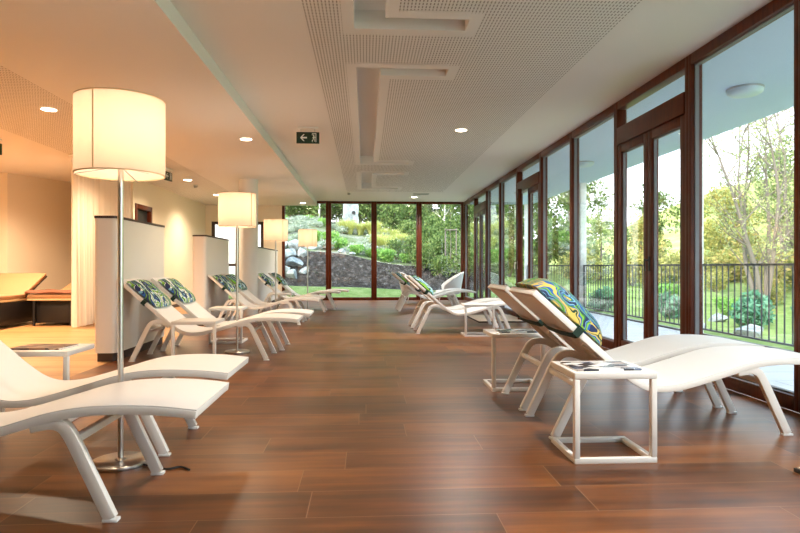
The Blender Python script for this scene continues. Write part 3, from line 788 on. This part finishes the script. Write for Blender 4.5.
for i in range(NXB-1):
    fs += [(i,i+1,n0+i+1,n0+i), ((NYB-1)*NXB+i, n0+(NYB-1)*NXB+i, n0+(NYB-1)*NXB+i+1, (NYB-1)*NXB+i+1)]
for j in range(NYB-1):
    fs += [(j*NXB, n0+j*NXB, n0+(j+1)*NXB, (j+1)*NXB), (j*NXB+NXB-1, (j+1)*NXB+NXB-1, n0+(j+1)*NXB+NXB-1, n0+j*NXB+NXB-1)]
bl.add(bot+topv, fs)
tag(bl.build('blanket', M['brown_cloth'], smooth=50), 'folded brown blanket on the treatment bed beside the curtain', 'blanket')

# ------------------------------------------------------------------ white shell chairs in the far corner
def shell_chair(x, y, rz, label):
    r = thing('shell_chair', label, 'chair', (x, y, 0), rz, 'white curved lounge chairs in the far corner')
    m = MB(); NXs, NYs = 33, 13; th = .03
    def pt(u, w, off):
        a = R(-105 + 210*u); k = math.cos(a*.86)
        top = .50 + .40*max(0, k)**.8
        z = .30 + (top-.30)*w
        rad = .36 + .10*w + off
        return V((-rad*math.cos(a)*1.05, rad*math.sin(a), z))
    o = [pt(i/(NXs-1), j/(NYs-1), 0) for j in range(NYs) for i in range(NXs)]
    q = [pt(i/(NXs-1), j/(NYs-1), -th) for j in range(NYs) for i in range(NXs)]
    n0 = NXs*NYs; fs = []
    for j in range(NYs-1):
        for i in range(NXs-1):
            a = j*NXs+i; fs += [(a,a+1,a+NXs+1,a+NXs), (n0+a,n0+a+NXs,n0+a+NXs+1,n0+a+1)]
    for i in range(NXs-1):
        fs += [(i,n0+i,n0+i+1,i+1), ((NYs-1)*NXs+i,(NYs-1)*NXs+i+1,n0+(NYs-1)*NXs+i+1,n0+(NYs-1)*NXs+i)]
    for j in range(NYs-1):
        fs += [(j*NXs,(j+1)*NXs,n0+(j+1)*NXs,n0+j*NXs), (j*NXs+NXs-1,n0+j*NXs+NXs-1,n0+(j+1)*NXs+NXs-1,(j+1)*NXs+NXs-1)]
    m.add(o+q, fs); m.build('back_shell', M['white_plastic'], r, smooth=60)
    m = MB(); m.lathe([(0,.27),(.34,.27),(.37,.30),(.34,.30),(0,.30)], n=36); m.build('seat_shell', M['white_plastic'], r, smooth=40)
    m = MB(); m.lathe([(0,.302),(.30,.302),(.325,.33),(.315,.37),(.28,.385),(0,.39)], n=36); m.build('seat_cushion', M['sling'], r, smooth=50)
    for sx in (-1, 1):
        for sy in (-1, 1):
            m = MB(); m.tube([(sx*.20, sy*.20, .272), (sx*.27, sy*.27, 0)], [.014,.010], 10); m.build('leg', M['white_metal'], r)
shell_chair(2.32, 16.9, R(178), 'white curved shell chair against the window corner on the right')
shell_chair(1.42, 17.2, R(8), 'white curved shell chair behind the far right loungers, nearer the room middle')

# pale low platforms at the doors
def platform(x0, x1, y0, y1, label):
    r = thing('door_platform', label, 'platform', ((x0+x1)/2, (y0+y1)/2, 0), 0, 'pale low platforms at the doors')
    hx, hy = (x1-x0)/2, (y1-y0)/2
    m = MB(); m.box(-hx,-hy,0,hx,hy,.020); m.build('edge', M['mat_edge'], r, bevel=.002)
    m = MB(); m.box(-hx+.012,-hy+.012,.020,hx-.012,hy-.012,.028); m.build('top_board', M['mat_wood'], r, bevel=.002)
platform(2.12, 3.08, 11.1, 12.6, 'pale low platform on the floor before the open door')
platform(2.19, 3.08, 1.6, 2.95, 'dark edged platform cut off at the lower right edge of the picture')

# ------------------------------------------------------------------ terrace
m = MB(); m.box(XR+.12, YN, -.25, 5.28, 19.2, -.02)
struct(m.build('terrace_deck', M['deck'], smooth=0), 'pale grey tiled terrace outside the right glass wall', 'terrace')
m = MB(); m.box(XR+.12, YN-.1, 3.05, 5.35, 19.1, 3.45)
struct(m.build('terrace_roof', M['soffit'], smooth=0), 'pale blue grey roof overhang above the terrace', 'roof')
for y, lab in ((9.14,'white terrace column seen beside the near double door'),(14.1,'white terrace column farther along the terrace'),(19.0,'white terrace column at the far end of the terrace')):
    r = thing('terrace_column', lab, 'column', (5.2, y, -.02), 0, 'white terrace columns')
    m = MB(); m.box(-.075,-.075,.012,.075,.075,3.07); m.build('shaft', M['wall_white'], r, bevel=.008)
    m = MB(); m.box(-.075,-.11,0,.075,.11,.012); m.build('base_plate', M['grey_metal'], r)
for x, y, lab in ((4.26,6.5,'round opal lamp under the terrace roof, seen through the near pane'),(4.2,11.3,'round opal lamp farther along under the terrace roof'),(4.2,16.0,'farthest round opal lamp under the terrace roof')):
    r = thing('soffit_lamp', lab, 'outdoor lamp', (x, y, 3.05), 0, 'round lamps under the terrace roof')
    m = MB(); m.lathe([(0,0),(.19,0),(.19,-.02),(0,-.02)], n=36); m.build('mount', M['grey_metal'], r, smooth=40)
    m = MB(); m.lathe([(.185,-.02),(.18,-.05),(.14,-.075),(.07,-.09),(0,-.093)], n=36); m.build('glass_cover', M['soffit_lamp'], r, smooth=60)
def railing(y0, y1, label):
    r = thing('terrace_railing', label, 'railing', (5.2, y0, -.02), 0, 'terrace railing sections')
    L = y1-y0
    m = MB(); m.box(-.025, 0, 1.08, .025, L, 1.11); m.build('top_rail', M['dark_steel'], r, bevel=.004)
    m = MB(); m.box(-.018, 0, .095, .018, L, .12); m.build('bottom_rail', M['dark_steel'], r, bevel=.003)
    m = MB(); m.box(.03, -.0, -.02, .085, L, .03); m.build('edge_angle', M['dark_steel'], r)
    for q in (.02, L-.02):
        m = MB(); m.box(-.02, q-.02, 0, .02, q+.02, 1.08); m.build('post', M['dark_steel'], r, bevel=.003)
    k = int(L/.14)
    b0 = None
    for i in range(1, k):
        if b0 is None:
            m = MB(); m.box(-.007,-.007,.12,.007,.007,1.08); b0 = m.build('baluster', M['dark_steel'], r); o = b0
        else:
            o = b0.copy(); COL.objects.link(o)
        o.location = (0, i*L/k, 0)
railing(1.0, 5.0, 'railing section nearest, right of the near glass pane')
railing(5.0, 9.03, 'dark railing section on the terrace seen through the near right pane')
railing(9.25, 13.99, 'dark railing section beyond the white terrace column')
railing(14.21, 18.9, 'dark railing section at the far end of the terrace')

# ------------------------------------------------------------------ garden ground
def lerp(x, pts):
    if x <= pts[0][0]: return pts[0][1]
    for (a, b), (c, d) in zip(pts, pts[1:]):
        if x <= c: return b + (d-b)*(x-a)/(c-a)
    return pts[-1][1]
def gz(x, y):
    base = lerp(y, [(18.9,-.06),(20,.0),(21.6,.28),(24,1.36),(36,3.65),(60,5.5)])
    f1 = lerp(x, [(-6,1.40),(-3,1.29),(0,1.0),(1.5,.82),(3.5,.62),(8,.34),(16,.2),(40,.5)])
    f2 = lerp(x, [(-6,1.02),(-3,1.0),(0,.98),(1.5,.86),(4.5,.56),(8,.38),(16,.25),(40,.5)])
    fx = lerp(y, [(24,f1),(36,f2)])
    z = -.06 + (base+.06)*fx
    z += lerp(x, [(5.4,0),(6.5,-.35),(14,-.55),(20,.1),(30,2.6),(46,8.5)]) * lerp(y, [(19,1),(24,.6),(40,1)])
    return z + .05*math.sin(1.7*x+.4*y)*lerp(y,[(21,0),(24,1)])
def patch(x0, x1, y0, y1, nx, ny, jit=0.0):
    q = random.Random(12)
    m = MB(); m.grid(nx, ny, lambda u, w: (x0+(x1-x0)*u, y0+(y1-y0)*w, gz(x0+(x1-x0)*u, y0+(y1-y0)*w)+q.uniform(-jit,jit)*min(1,10*w*(1-w)))); return m
struct(patch(-12, 5.45, 18.86, 21.6, 40, 12).build('lawn_strip', M['lawn'], smooth=60), 'strip of lawn outside the end window', 'lawn')
struct(patch(-8, 5.45, 21.6, 24.1, 150, 40, .055).build('mulch_bed', M['mulch'], smooth=20), 'dark mulch bed rising behind the lawn strip', 'planting bed')
struct(patch(-20, 5.45, 24.1, 60, 60, 60).build('hillside', M['hill'], smooth=60), 'gravelly planted hillside behind the mulch bed', 'hillside')
struct(patch(5.45, 22, -8, 34, 50, 80).build('lawn_side', M['lawn'], smooth=60), 'lawn beyond the terrace railing', 'lawn')
struct(patch(22, 60, -8, 75, 40, 60).build('meadow_slope', M['hill_far'], smooth=60), 'yellowish meadow slope rising on the far right', 'hillside')
struct(patch(5.45, 22, 34, 75, 30, 30).build('meadow_back', M['hill_far'], smooth=60), 'meadow behind the side lawn', 'hillside')
m = MB(); m.box(-9, 21.3, -.2, -3.45, 21.5, 3.2)
struct(m.build('wall_outside', M['wall_white'], smooth=0), 'bright white outer wall seen through the glazed exit door', 'wall')

# ------------------------------------------------------------------ plants
def leaves(m, c, rad, n, size, rnd, shell=.55, droop=.0):
    for _ in range(n):
        while True:
            p = V((rnd.uniform(-1,1), rnd.uniform(-1,1), rnd.uniform(-1,1)))
            if shell < p.length <= 1: break
        p = V((c[0]+p.x*rad[0], c[1]+p.y*rad[1], c[2]+p.z*rad[2]))
        a = V((rnd.gauss(0,1), rnd.gauss(0,1), rnd.gauss(0,1)-droop)).normalized()
        b = a.cross(V((rnd.gauss(0,1), rnd.gauss(0,1), rnd.gauss(0,1)))).normalized()
        s = size*rnd.uniform(.6,1.3)
        m.add([p-a*s, p+b*s*.45, p+a*s, p-b*s*.45], [(0,1,2,3)])
def crown_mesh(seed, w, h, z0, nclus, per, size, cr=.38):
    rnd = random.Random(seed); m = MB()
    for k in range(nclus):
        a = rnd.uniform(0, 2*math.pi); q = rnd.uniform(0,1)**.6; t_ = rnd.random()
        prof = math.sin(math.pi*(.12+.85*t_))**.7
        c = (w/2*q*prof*math.cos(a), w/2*q*prof*math.sin(a), z0 + h*t_)
        r = cr*w*rnd.uniform(.3,.55)
        leaves(m, c, (r, r, r*.75), per, size, rnd, .2)
    return m
def trunk_mesh(seed, h, r, nb, spread, sub=2):
    rnd = random.Random(seed); m = MB()
    p = [V((0,0,-.3))]
    for i in range(6): p.append(p[-1] + V((rnd.gauss(0,.05)*h/6, rnd.gauss(0,.05)*h/6, (h+.3)/6)))
    m.tube(p, [r*(1-.13*i) for i in range(7)], 8)
    for k in range(nb):
        t_ = rnd.uniform(.3, .95); s = p[0].lerp(p[-1], t_); i = min(5, int(t_*6)); s = p[i].lerp(p[i+1], t_*6-i)
        a = 2*math.pi*k/nb + rnd.uniform(-.4,.4)
        L = h*spread*rnd.uniform(.6,1.1)*(1.1-t_*.5)
        pts = [s]; d = V((math.cos(a), math.sin(a), rnd.uniform(.7,1.5))).normalized()
        for j in range(4):
            pts.append(pts[-1] + d*L/4); d = (d + V((rnd.gauss(0,.15), rnd.gauss(0,.15), .12))).normalized()
        rb = r*.45*(1-t_*.5)
        m.tube(pts, [rb, rb*.75, rb*.55, rb*.35, rb*.15], 6)
        for q in range(sub):
            s2 = pts[rnd.randint(1,3)]; d2 = V((math.cos(a+rnd.uniform(-1.2,1.2)), math.sin(a+rnd.uniform(-1.2,1.2)), rnd.uniform(.3,1.3))).normalized()
            m.tube([s2, s2+d2*L*.25, s2+d2*L*.5+V((0,0,L*.06))], [rb*.4, rb*.28, rb*.1], 5)
    return m
def make_tree(name, label, cat, group, seed, kind):
    r = thing(name, label, cat, (0,0,0), 0, group)
    mat, w, h, z0, nc, per, size, th, tr, bk = kind
    trunk_mesh(seed, th, tr, 7, .32).build('trunk', M[bk], r, smooth=60, recalc=False)
    crown_mesh(seed+50, w, h, z0, nc, per, size).build('crown', M[mat], r, smooth=0, recalc=False)
    return r
K_DARK = ('leaf_dark', 4.6, 7.5, 1.2, 46, 90, .16, 7.5, .16, 'bark')
K_GRN = ('leaf_green', 4.8, 6.2, 1.0, 46, 90, .15, 6.0, .14, 'bark')
K_YEL = ('leaf_yellow', 4.4, 4.6, .4, 46, 95, .13, 4.2, .11, 'bark')
K_PALE = ('leaf_pale', 4.0, 4.6, .6, 40, 90, .13, 4.4, .11, 'bark')
protos = {k: None for k in 'DGYP'}
spec = {'D': ('evergreen_tree', 'dark green tree in the wood behind the garden hillside', K_DARK), 'G': ('leafy_tree', 'mid green leafy tree in the wood around the garden', K_GRN),
        'Y': ('autumn_tree', 'autumn yellow tree beyond the terrace lawn', K_YEL), 'P': ('pale_tree', 'pale green bushy tree at the edge of the garden', K_PALE)}
def tree(k, x, y, s=1.0):
    nm, lab, kd = spec[k]
    if protos[k] is None:
        protos[k] = o = make_tree(nm, lab, 'tree', nm.replace('_', ' ') + 's outside', ord(k), kd)
    else: o = copy_tree(protos[k])
    if x > 15: s *= .72
    o.location = (x, y, gz(x, y)-.1); o.rotation_euler = (0,0,random.uniform(0,6.28)); o.scale = (s, s, s*random.uniform(.92,1.12))
rt = random.Random(3)
for i, x in enumerate((-13,-9.5,-6.6,-3.8,-1.0,1.8,4.4,7.2,10.5,14)):
    tree('DG'[i % 2], x+rt.uniform(-.5,.5), 44+rt.uniform(-2,3), 1.2)
for i, x in enumerate((-8,-5.2,-2.2,.6,3.2,5.8,8.6)):
    tree('GPGGPGP'[i], x+rt.uniform(-.5,.5), 38.5+rt.uniform(-1.2,1.5)-max(0,x)*.5, .72)
for k, x, y, s in (('P',6.6,31,.62),('G',9.2,33,.8),('G',12.5,36,.9),('P',12,30,.7),('Y',15.5,33,.9),('G',18,37,1),
                   ('Y',19.5,30.5,1.0),('P',21.5,27.5,.85),('Y',24,31,1.1),('Y',23.5,24.5,.95),('P',26,27,1.0),('Y',27,21.5,1.0),('G',29,24,1.1),('Y',30,17.5,1.0),('P',28,14,.9),('G',32,20,1.2),('Y',34,26,1.2),('P',31,10,1),('Y',22,36,1.1),('G',26,36,1.1)):
    tree(k, x, y, s)
# low dense shrubs in front of the trees
def make_shrub(name, label, seed, mat, w, h, n, size):
    r = thing(name, label, 'shrub', (0,0,0), 0, label)
    rnd = random.Random(seed); m = MB()
    for k in range(9):
        a = rnd.uniform(0, 6.28); q = rnd.uniform(0,.32)*w
        leaves(m, (q*math.cos(a), q*math.sin(a), h*rnd.uniform(.35,.6)), (w*.26, w*.26, h*.40), n//9, size, rnd, .3)
    m.build('foliage', M[mat], r, smooth=0, recalc=False)
    m = MB()
    for k in range(5):
        a = k*1.256+.3; m.tube([(0,0,-.1),(w*.12*math.cos(a),w*.12*math.sin(a),h*.3),(w*.22*math.cos(a),w*.22*math.sin(a),h*.62)], [.018*h+.008,.012*h+.005,.004], 6)
    m.build('stem', M['bark'], r, recalc=False)
    return r
shr = {}
def shrub(key, x, y, s=1.0):
    nm, lab, mat, w, h, n, size = {
        'g': ('hillside_shrub', 'low grey green ground cover shrub on the hillside', 'leaf_grey', .9, .42, 500, .05),
        't': ('blue_green_shrub', 'blue green spiky shrub on the lawn beyond the railing', 'leaf_teal', 1.1, .8, 700, .10),
        'y': ('yellow_shrub', 'yellow green autumn shrub at the foot of the side trees', 'leaf_yellow', 2.6, 2.0, 1500, .10),
        'l': ('green_shrub', 'fresh green shrub between grass and trees', 'leaf_lime', 1.1, .5, 800, .06),
        'm': ('garden_shrub', 'mid green bushy shrub at the foot of the trees', 'leaf_green', 1.8, 1.5, 1300, .08)}[key]
    if key not in shr: shr[key] = o = make_shrub(nm, lab, ord(key), mat, w, h, n, size)
    else: o = copy_tree(shr[key])
    o.location = (x, y, gz(x, y)); o.rotation_euler = (0,0,random.uniform(0,6.28)); o.scale = (s,s,s*random.uniform(.9,1.15))
for i in range(60):
    x = rt.uniform(-6, 1.6); y = rt.uniform(24.6, 35)
    shrub('g', x, y, rt.uniform(.6,1.2))
for x, y in ((-4.6,33.5),(-3.4,34.6),(-2.3,33),(-5.3,30),(-1.2,24.9),(-.4,24.6),(.3,24.8),(.9,24.5),(1.7,24.7),(-2.2,26),(-4.4,26.5),(-.2,25.6),(-1.6,26.6)): shrub('l', x, y, rt.uniform(.7,1.1))
for x, y, s in ((3.5,27.5,.9),(4.6,26.5,.9),(3.0,29.5,1),(4.8,29,1.1),(4.2,31.5,1.2),(5.4,27.2,.8),(6.2,25.5,.9),(7.4,27.5,1),(2.2,31.5,1),(6.6,30.5,1.2),(3.6,33.5,1.3),(1.6,34.5,1.3)): shrub('m', x, y, s)
for x, y, s in ((9.5,14.5,1),(10.6,15.5,1.1),(11.8,14.2,.9),(8.9,17,1),(10.4,12.2,.9),(12.6,16.2,1.2),(7.9,19.5,1)): shrub('t', x, y, s)
for i in range(22):
    y = 9.5 + i*1.0; x = 19.5 + 1.5*math.sin(i*1.3) - .12*max(0,(i-10))
    shrub('y', x, y, rt.uniform(.8,1.25))
for i in range(15): shrub('m', -7.5+i*1.0+rt.uniform(-.3,.3), 36.8+rt.uniform(-.4,.6)-max(0,i-8)*.3, rt.uniform(1.25,1.8))
for x, y, s in ((2.3,23.6,.7),(2.9,23.0,.65),(3.9,22.9,.8),(4.6,23.6,.85),(2.0,24.6,.75),(3.0,24.6,.85),(4.9,22.4,.7),(1.3,25.4,.6)): shrub('m', x, y, s)
for i in range(16):
    y = 12 + i*1.15; shrub('y', 15.6 + .9*math.sin(i*2.1), y, rt.uniform(.45,.75))
for i in range(12):
    y = 10.5 + i*1.2; shrub('l', 12.6 + 1.2*math.sin(i*1.7), y, rt.uniform(.8,1.2))
for x, y in ((14.5,27.5),(12.3,27),(16.5,28.5),(10.2,28),(17.8,26.5)): shrub('y', x, y, .85)
# ornamental grasses
def make_grass(name, label, mat, seed, n, h, spread):
    r = thing(name, label, 'grass', (0,0,0), 0, label); rnd = random.Random(seed); m = MB()
    for k in range(n):
        a = rnd.uniform(0, 6.28); q = rnd.uniform(0,.12); L = h*rnd.uniform(.7,1.15); lean = spread*rnd.uniform(.2,1)
        d = V((math.cos(a), math.sin(a), 0)); s = V((-d.y, d.x, 0))*.012
        b = d*q; p1 = b + d*lean*.3 + V((0,0,L*.6)); p2 = b + d*lean + V((0,0,L*rnd.uniform(.75,1)))
        m.add([b-s, b+s, p1+s, p1-s, p2+s*.2, p2-s*.2], [(0,1,2,3),(3,2,4,5)])
    m.build('blades', M[mat], r, smooth=0, recalc=False)
    return r
gr = make_grass('ornamental_grass', 'straw yellow ornamental grass clump on the hillside', 'leaf_grass', 5, 420, .68, .55)
first = True
for i in range(26):
    u = i/25
    x = -1.0 + 5.2*u + rt.uniform(-.35,.35); y = 31.8 - 3.6*u + rt.uniform(-.9,.9)
    o = gr if first else copy_tree(gr); first = False
    o.location = (x, y, gz(x, y)); s = rt.uniform(.75,1.2); o.scale = (s,s,s); o.rotation_euler = (0,0,rt.uniform(0,6))
for x, y in ((.55,27.3),(1.0,27.0),(.8,27.9)):
    o = copy_tree(gr); o.location = (x, y, gz(x, y)); o.scale = (1.1,1.1,1.0)
# bare tree beyond the railing, with sparse leaves
r = thing('bare_tree', 'nearly bare multi stemmed tree on the lawn beyond the railing', 'tree', (14.1, 20.6, gz(14.1,20.6)))
rb = random.Random(11); m = MB(); tips = []
for k in range(5):
    a = k*1.26+.2; p = V((.10*math.cos(a), .10*math.sin(a), -.2)); pts = [p]; d = V((.16*math.cos(a), .16*math.sin(a), 1)).normalized()
    for j in range(9):
        pts.append(pts[-1] + d*.85); d = (d + V((rb.gauss(0,.10), rb.gauss(0,.10), .04))).normalized()
    m.tube(pts, [.10*(1-.1*j) for j in range(10)], 7)
    for j in range(2, 9):
        for q in range(2):
            b = rb.uniform(0, 6.28); e = V((math.cos(b), math.sin(b), rb.uniform(.5,1.3))).normalized(); L = rb.uniform(.9,1.8)
            s = pts[j]; e2 = (e+V((0,0,.4))).normalized(); mid = s+e*L*.5; end = mid+e2*L*.6
            m.tube([s, mid, end], [.028,.018,.006], 5); tips += [mid, end]
            for z in range(2):
                f = V((rb.gauss(0,1), rb.gauss(0,1), .8)).normalized(); g_ = mid+f*rb.uniform(.4,.9); m.tube([mid, g_], [.011,.004], 4); tips.append(g_)
m.build('trunk', M['bark'], r, smooth=60, recalc=False)
m = MB()
for tp in tips: leaves(m, tp, (.40,.40,.40), 15, .06, rb, 0)
m.build('sparse_leaves', M['leaf_pale'], r, smooth=0, recalc=False)
r2 = copy_tree(r); r2['label'] = 'second sparse tree, farther right against the sky'; r2.location = (18.6, 25.2, gz(18.6,25.2)); r2.rotation_euler = (0,0,2.1); r2.scale = (1.15,1.15,1.15)
# pale slender birches
def birch(x, y, h, label):
    r = thing('birch_trunk_tree', label, 'tree', (x, y, gz(x, y)), 0, 'slender pale trunked trees')
    trunk_mesh(int(x*10)+99, h, .07, 5, .2, 1).build('trunk', M['birch'], r, smooth=60, recalc=False)
    crown_mesh(int(x*7)+5, 2.2, h*.55, h*.5, 16, 70, .10).build('crown', M['leaf_pale'], r, smooth=0, recalc=False)
birch(-2.75, 35.6, 6.5, 'slender pale trunked tree left of the white stone block, on the hill')
birch(-2.15, 36.2, 6.8, 'slender pale trunked tree nearest the white stone block, on the hill')
birch(4.6, 35.2, 6.2, 'slender pale trunked tree right of the yellow grasses')
# boulders
def boulder(x, y, sx, sy, sz, seed, label, group=None):
    rnd = random.Random(seed); bm = bmesh.new(); bmesh.ops.create_icosphere(bm, subdivisions=3, radius=1)
    pl = [(V((rnd.gauss(0,1), rnd.gauss(0,1), rnd.gauss(0,1))).normalized(), rnd.uniform(.45,.8)) for _ in range(10)]
    for v in bm.verts:
        for n_, d in pl:
            q = v.co.dot(n_)
            if q > d: v.co -= n_*(q-d)
        v.co = V((v.co.x*sx, v.co.y*sy, v.co.z*sz))
    me = bpy.data.meshes.new('boulder'); bm.to_mesh(me); bm.free(); me.materials.append(M['rock'])
    me.polygons.foreach_set('use_smooth', [True]*len(me.polygons)); me.set_sharp_from_angle(angle=R(14))
    o = bpy.data.objects.new('boulder', me); COL.objects.link(o); o.location = (x, y, gz(x, y)+sz*.45); o.rotation_euler = (0,0,rnd.uniform(0,6))
    tag(o, label, 'boulder', group); return o
gl = 'pale boulder in the pile at the left end of the mulch bed'
for i, (x, y, s) in enumerate(((-3.05,22.3,.36),(-2.62,22.1,.30),(-3.35,23.0,.42),(-2.66,22.9,.34),(-2.95,23.5,.40),(-2.45,23.7,.30),(-3.6,22.2,.4),(-3.5,24.2,.45),(-2.25,22.5,.24),(-2.85,24.3,.36))):
    boulder(x, y, s, s*.85, s*.75, i+1, gl, 'boulder pile by the mulch bed')
gl = 'flat pale stone at the upper edge of the mulch bed'
for i, (x, y, s) in enumerate(((-2.0,24.6,.42),(-1.45,24.8,.36),(-.95,24.4,.30),(-2.7,24.9,.36),(-.5,24.3,.22))):
    boulder(x, y, s, s*.7, s*.42, i+30, gl, 'flat stones above the mulch bed')
for i, (x, y, s) in enumerate(((8.3,12.6,.35),(9.0,13.4,.28),(8.0,14.0,.30),(9.9,16.3,.32),(8.6,15.6,.3))):
    boulder(x, y, s, s*.8, s*.55, i+60, 'pale garden stone on the lawn beyond the railing', 'stones on the side lawn')
# white stone block on the hill
bx_, by_ = -.82, 34.2
r = thing('stone_block', 'white rough stone block standing on top of the hillside garden', 'stone', (bx_, by_, gz(bx_,by_)-.05), R(8))
rnd = random.Random(4); m = MB()
m.grid(2,2,lambda u,w:(0,0,0)) if False else None
bm = bmesh.new(); bmesh.ops.create_cube(bm, size=1); bmesh.ops.subdivide_edges(bm, edges=bm.edges[:], cuts=5, use_grid_fill=True)
for v in bm.verts: v.co = V((v.co.x*.80*(1.08-.16*(v.co.z+.5)), v.co.y*.5, (v.co.z+.5)*1.45)) + V((rnd.gauss(0,.02), rnd.gauss(0,.02), rnd.gauss(0,.02)))
me = bpy.data.meshes.new('block'); bm.to_mesh(me); bm.free(); me.materials.append(M['rock'])
o = bpy.data.objects.new('block', me); COL.objects.link(o); o.parent = r
m = MB(); m.lathe([(0,0),(.10,0),(.10,.012),(0,.012)], n=14); pl_ = m.build('dark_plaque', M['black'], r); pl_.rotation_euler = (R(90),0,0); pl_.location = (.14,-.262,.85)
# staked young tree
r = thing('tree_support', 'pair of grey stakes with cross bar around a young tree by the corner', 'tree stakes', (3.45, 24.0, gz(3.45,24.0)))
for sx in (-.22, .22):
    m = MB(); m.tube([(sx,0,-.2),(sx,0,1.75)], .026, 10); m.build('stake', M['bark'], r)
m = MB(); m.tube([(-.26,-.04,1.68),(.26,-.04,1.68)], .022, 10); m.build('cross_bar', M['bark'], r)
r = thing('young_tree', 'thin young tree tied between two grey stakes', 'tree', (3.45, 24.12, gz(3.45,24.12)))
trunk_mesh(77, 2.6, .022, 6, .2, 1).build('trunk', M['bark'], r, recalc=False)
m = MB(); rnd = random.Random(8)
for k in range(12): leaves(m, (rnd.gauss(0,.25), rnd.gauss(0,.25), rnd.uniform(1.2,2.7)), (.28,.28,.28), 40, .055, rnd, 0)
m.build('foliage', M['leaf_green'], r, smooth=0, recalc=False)

# ------------------------------------------------------------------ light
w = bpy.data.worlds.new('sky'); sc.world = w; w.use_nodes = True
nt = w.node_tree; nt.nodes.clear()
out = nt.nodes.new('ShaderNodeOutputWorld'); bg = nt.nodes.new('ShaderNodeBackground')
tc = nt.nodes.new('ShaderNodeTexCoord'); sx = nt.nodes.new('ShaderNodeSeparateXYZ'); rp = nt.nodes.new('ShaderNodeValToRGB')
nt.links.new(tc.outputs['Generated'], sx.inputs[0]); nt.links.new(sx.outputs[2], rp.inputs[0])
rp.color_ramp.elements[0].position = 0.0; rp.color_ramp.elements[0].color = (0.95,0.97,1.0,1)
rp.color_ramp.elements[1].position = 0.6; rp.color_ramp.elements[1].color = (0.62,0.80,1.0,1)
nt.links.new(rp.outputs[0], bg.inputs[0]); bg.inputs[1].default_value = 1.45
nt.links.new(bg.outputs[0], out.inputs[0])
S = bpy.data.lights.new('sun', 'SUN'); S.energy = 2.4; S.angle = R(8); S.color = (1.0,.93,.82)
so = bpy.data.objects.new('sun', S); COL.objects.link(so); so.rotation_euler = (R(52), 0, R(-38)); so.location = (10, -10, 20)

# ------------------------------------------------------------------ camera
cam = bpy.data.cameras.new('camera'); cam.sensor_width = 36; cam.lens = 27.0; cam.clip_end = 300
co_ = bpy.data.objects.new('camera', cam); COL.objects.link(co_)
co_.location = (0, 0, 1.05); co_.rotation_euler = (R(90), 0, -math.atan(35/600))
sc.camera = co_
vs_ = sc.view_settings; vs_.view_transform = 'Standard'; vs_.look = 'None'; vs_.gamma = 1.0; vs_.use_curve_mapping = False; vs_.exposure = 1.6
sc.cycles.max_bounces = 8; sc.cycles.diffuse_bounces = 4; sc.cycles.glossy_bounces = 4; sc.cycles.transparent_max_bounces = 16
sc.cycles.sample_clamp_indirect = 6.0; sc.cycles.caustics_reflective = False; sc.cycles.caustics_refractive = False
sc.cycles.use_denoising = True
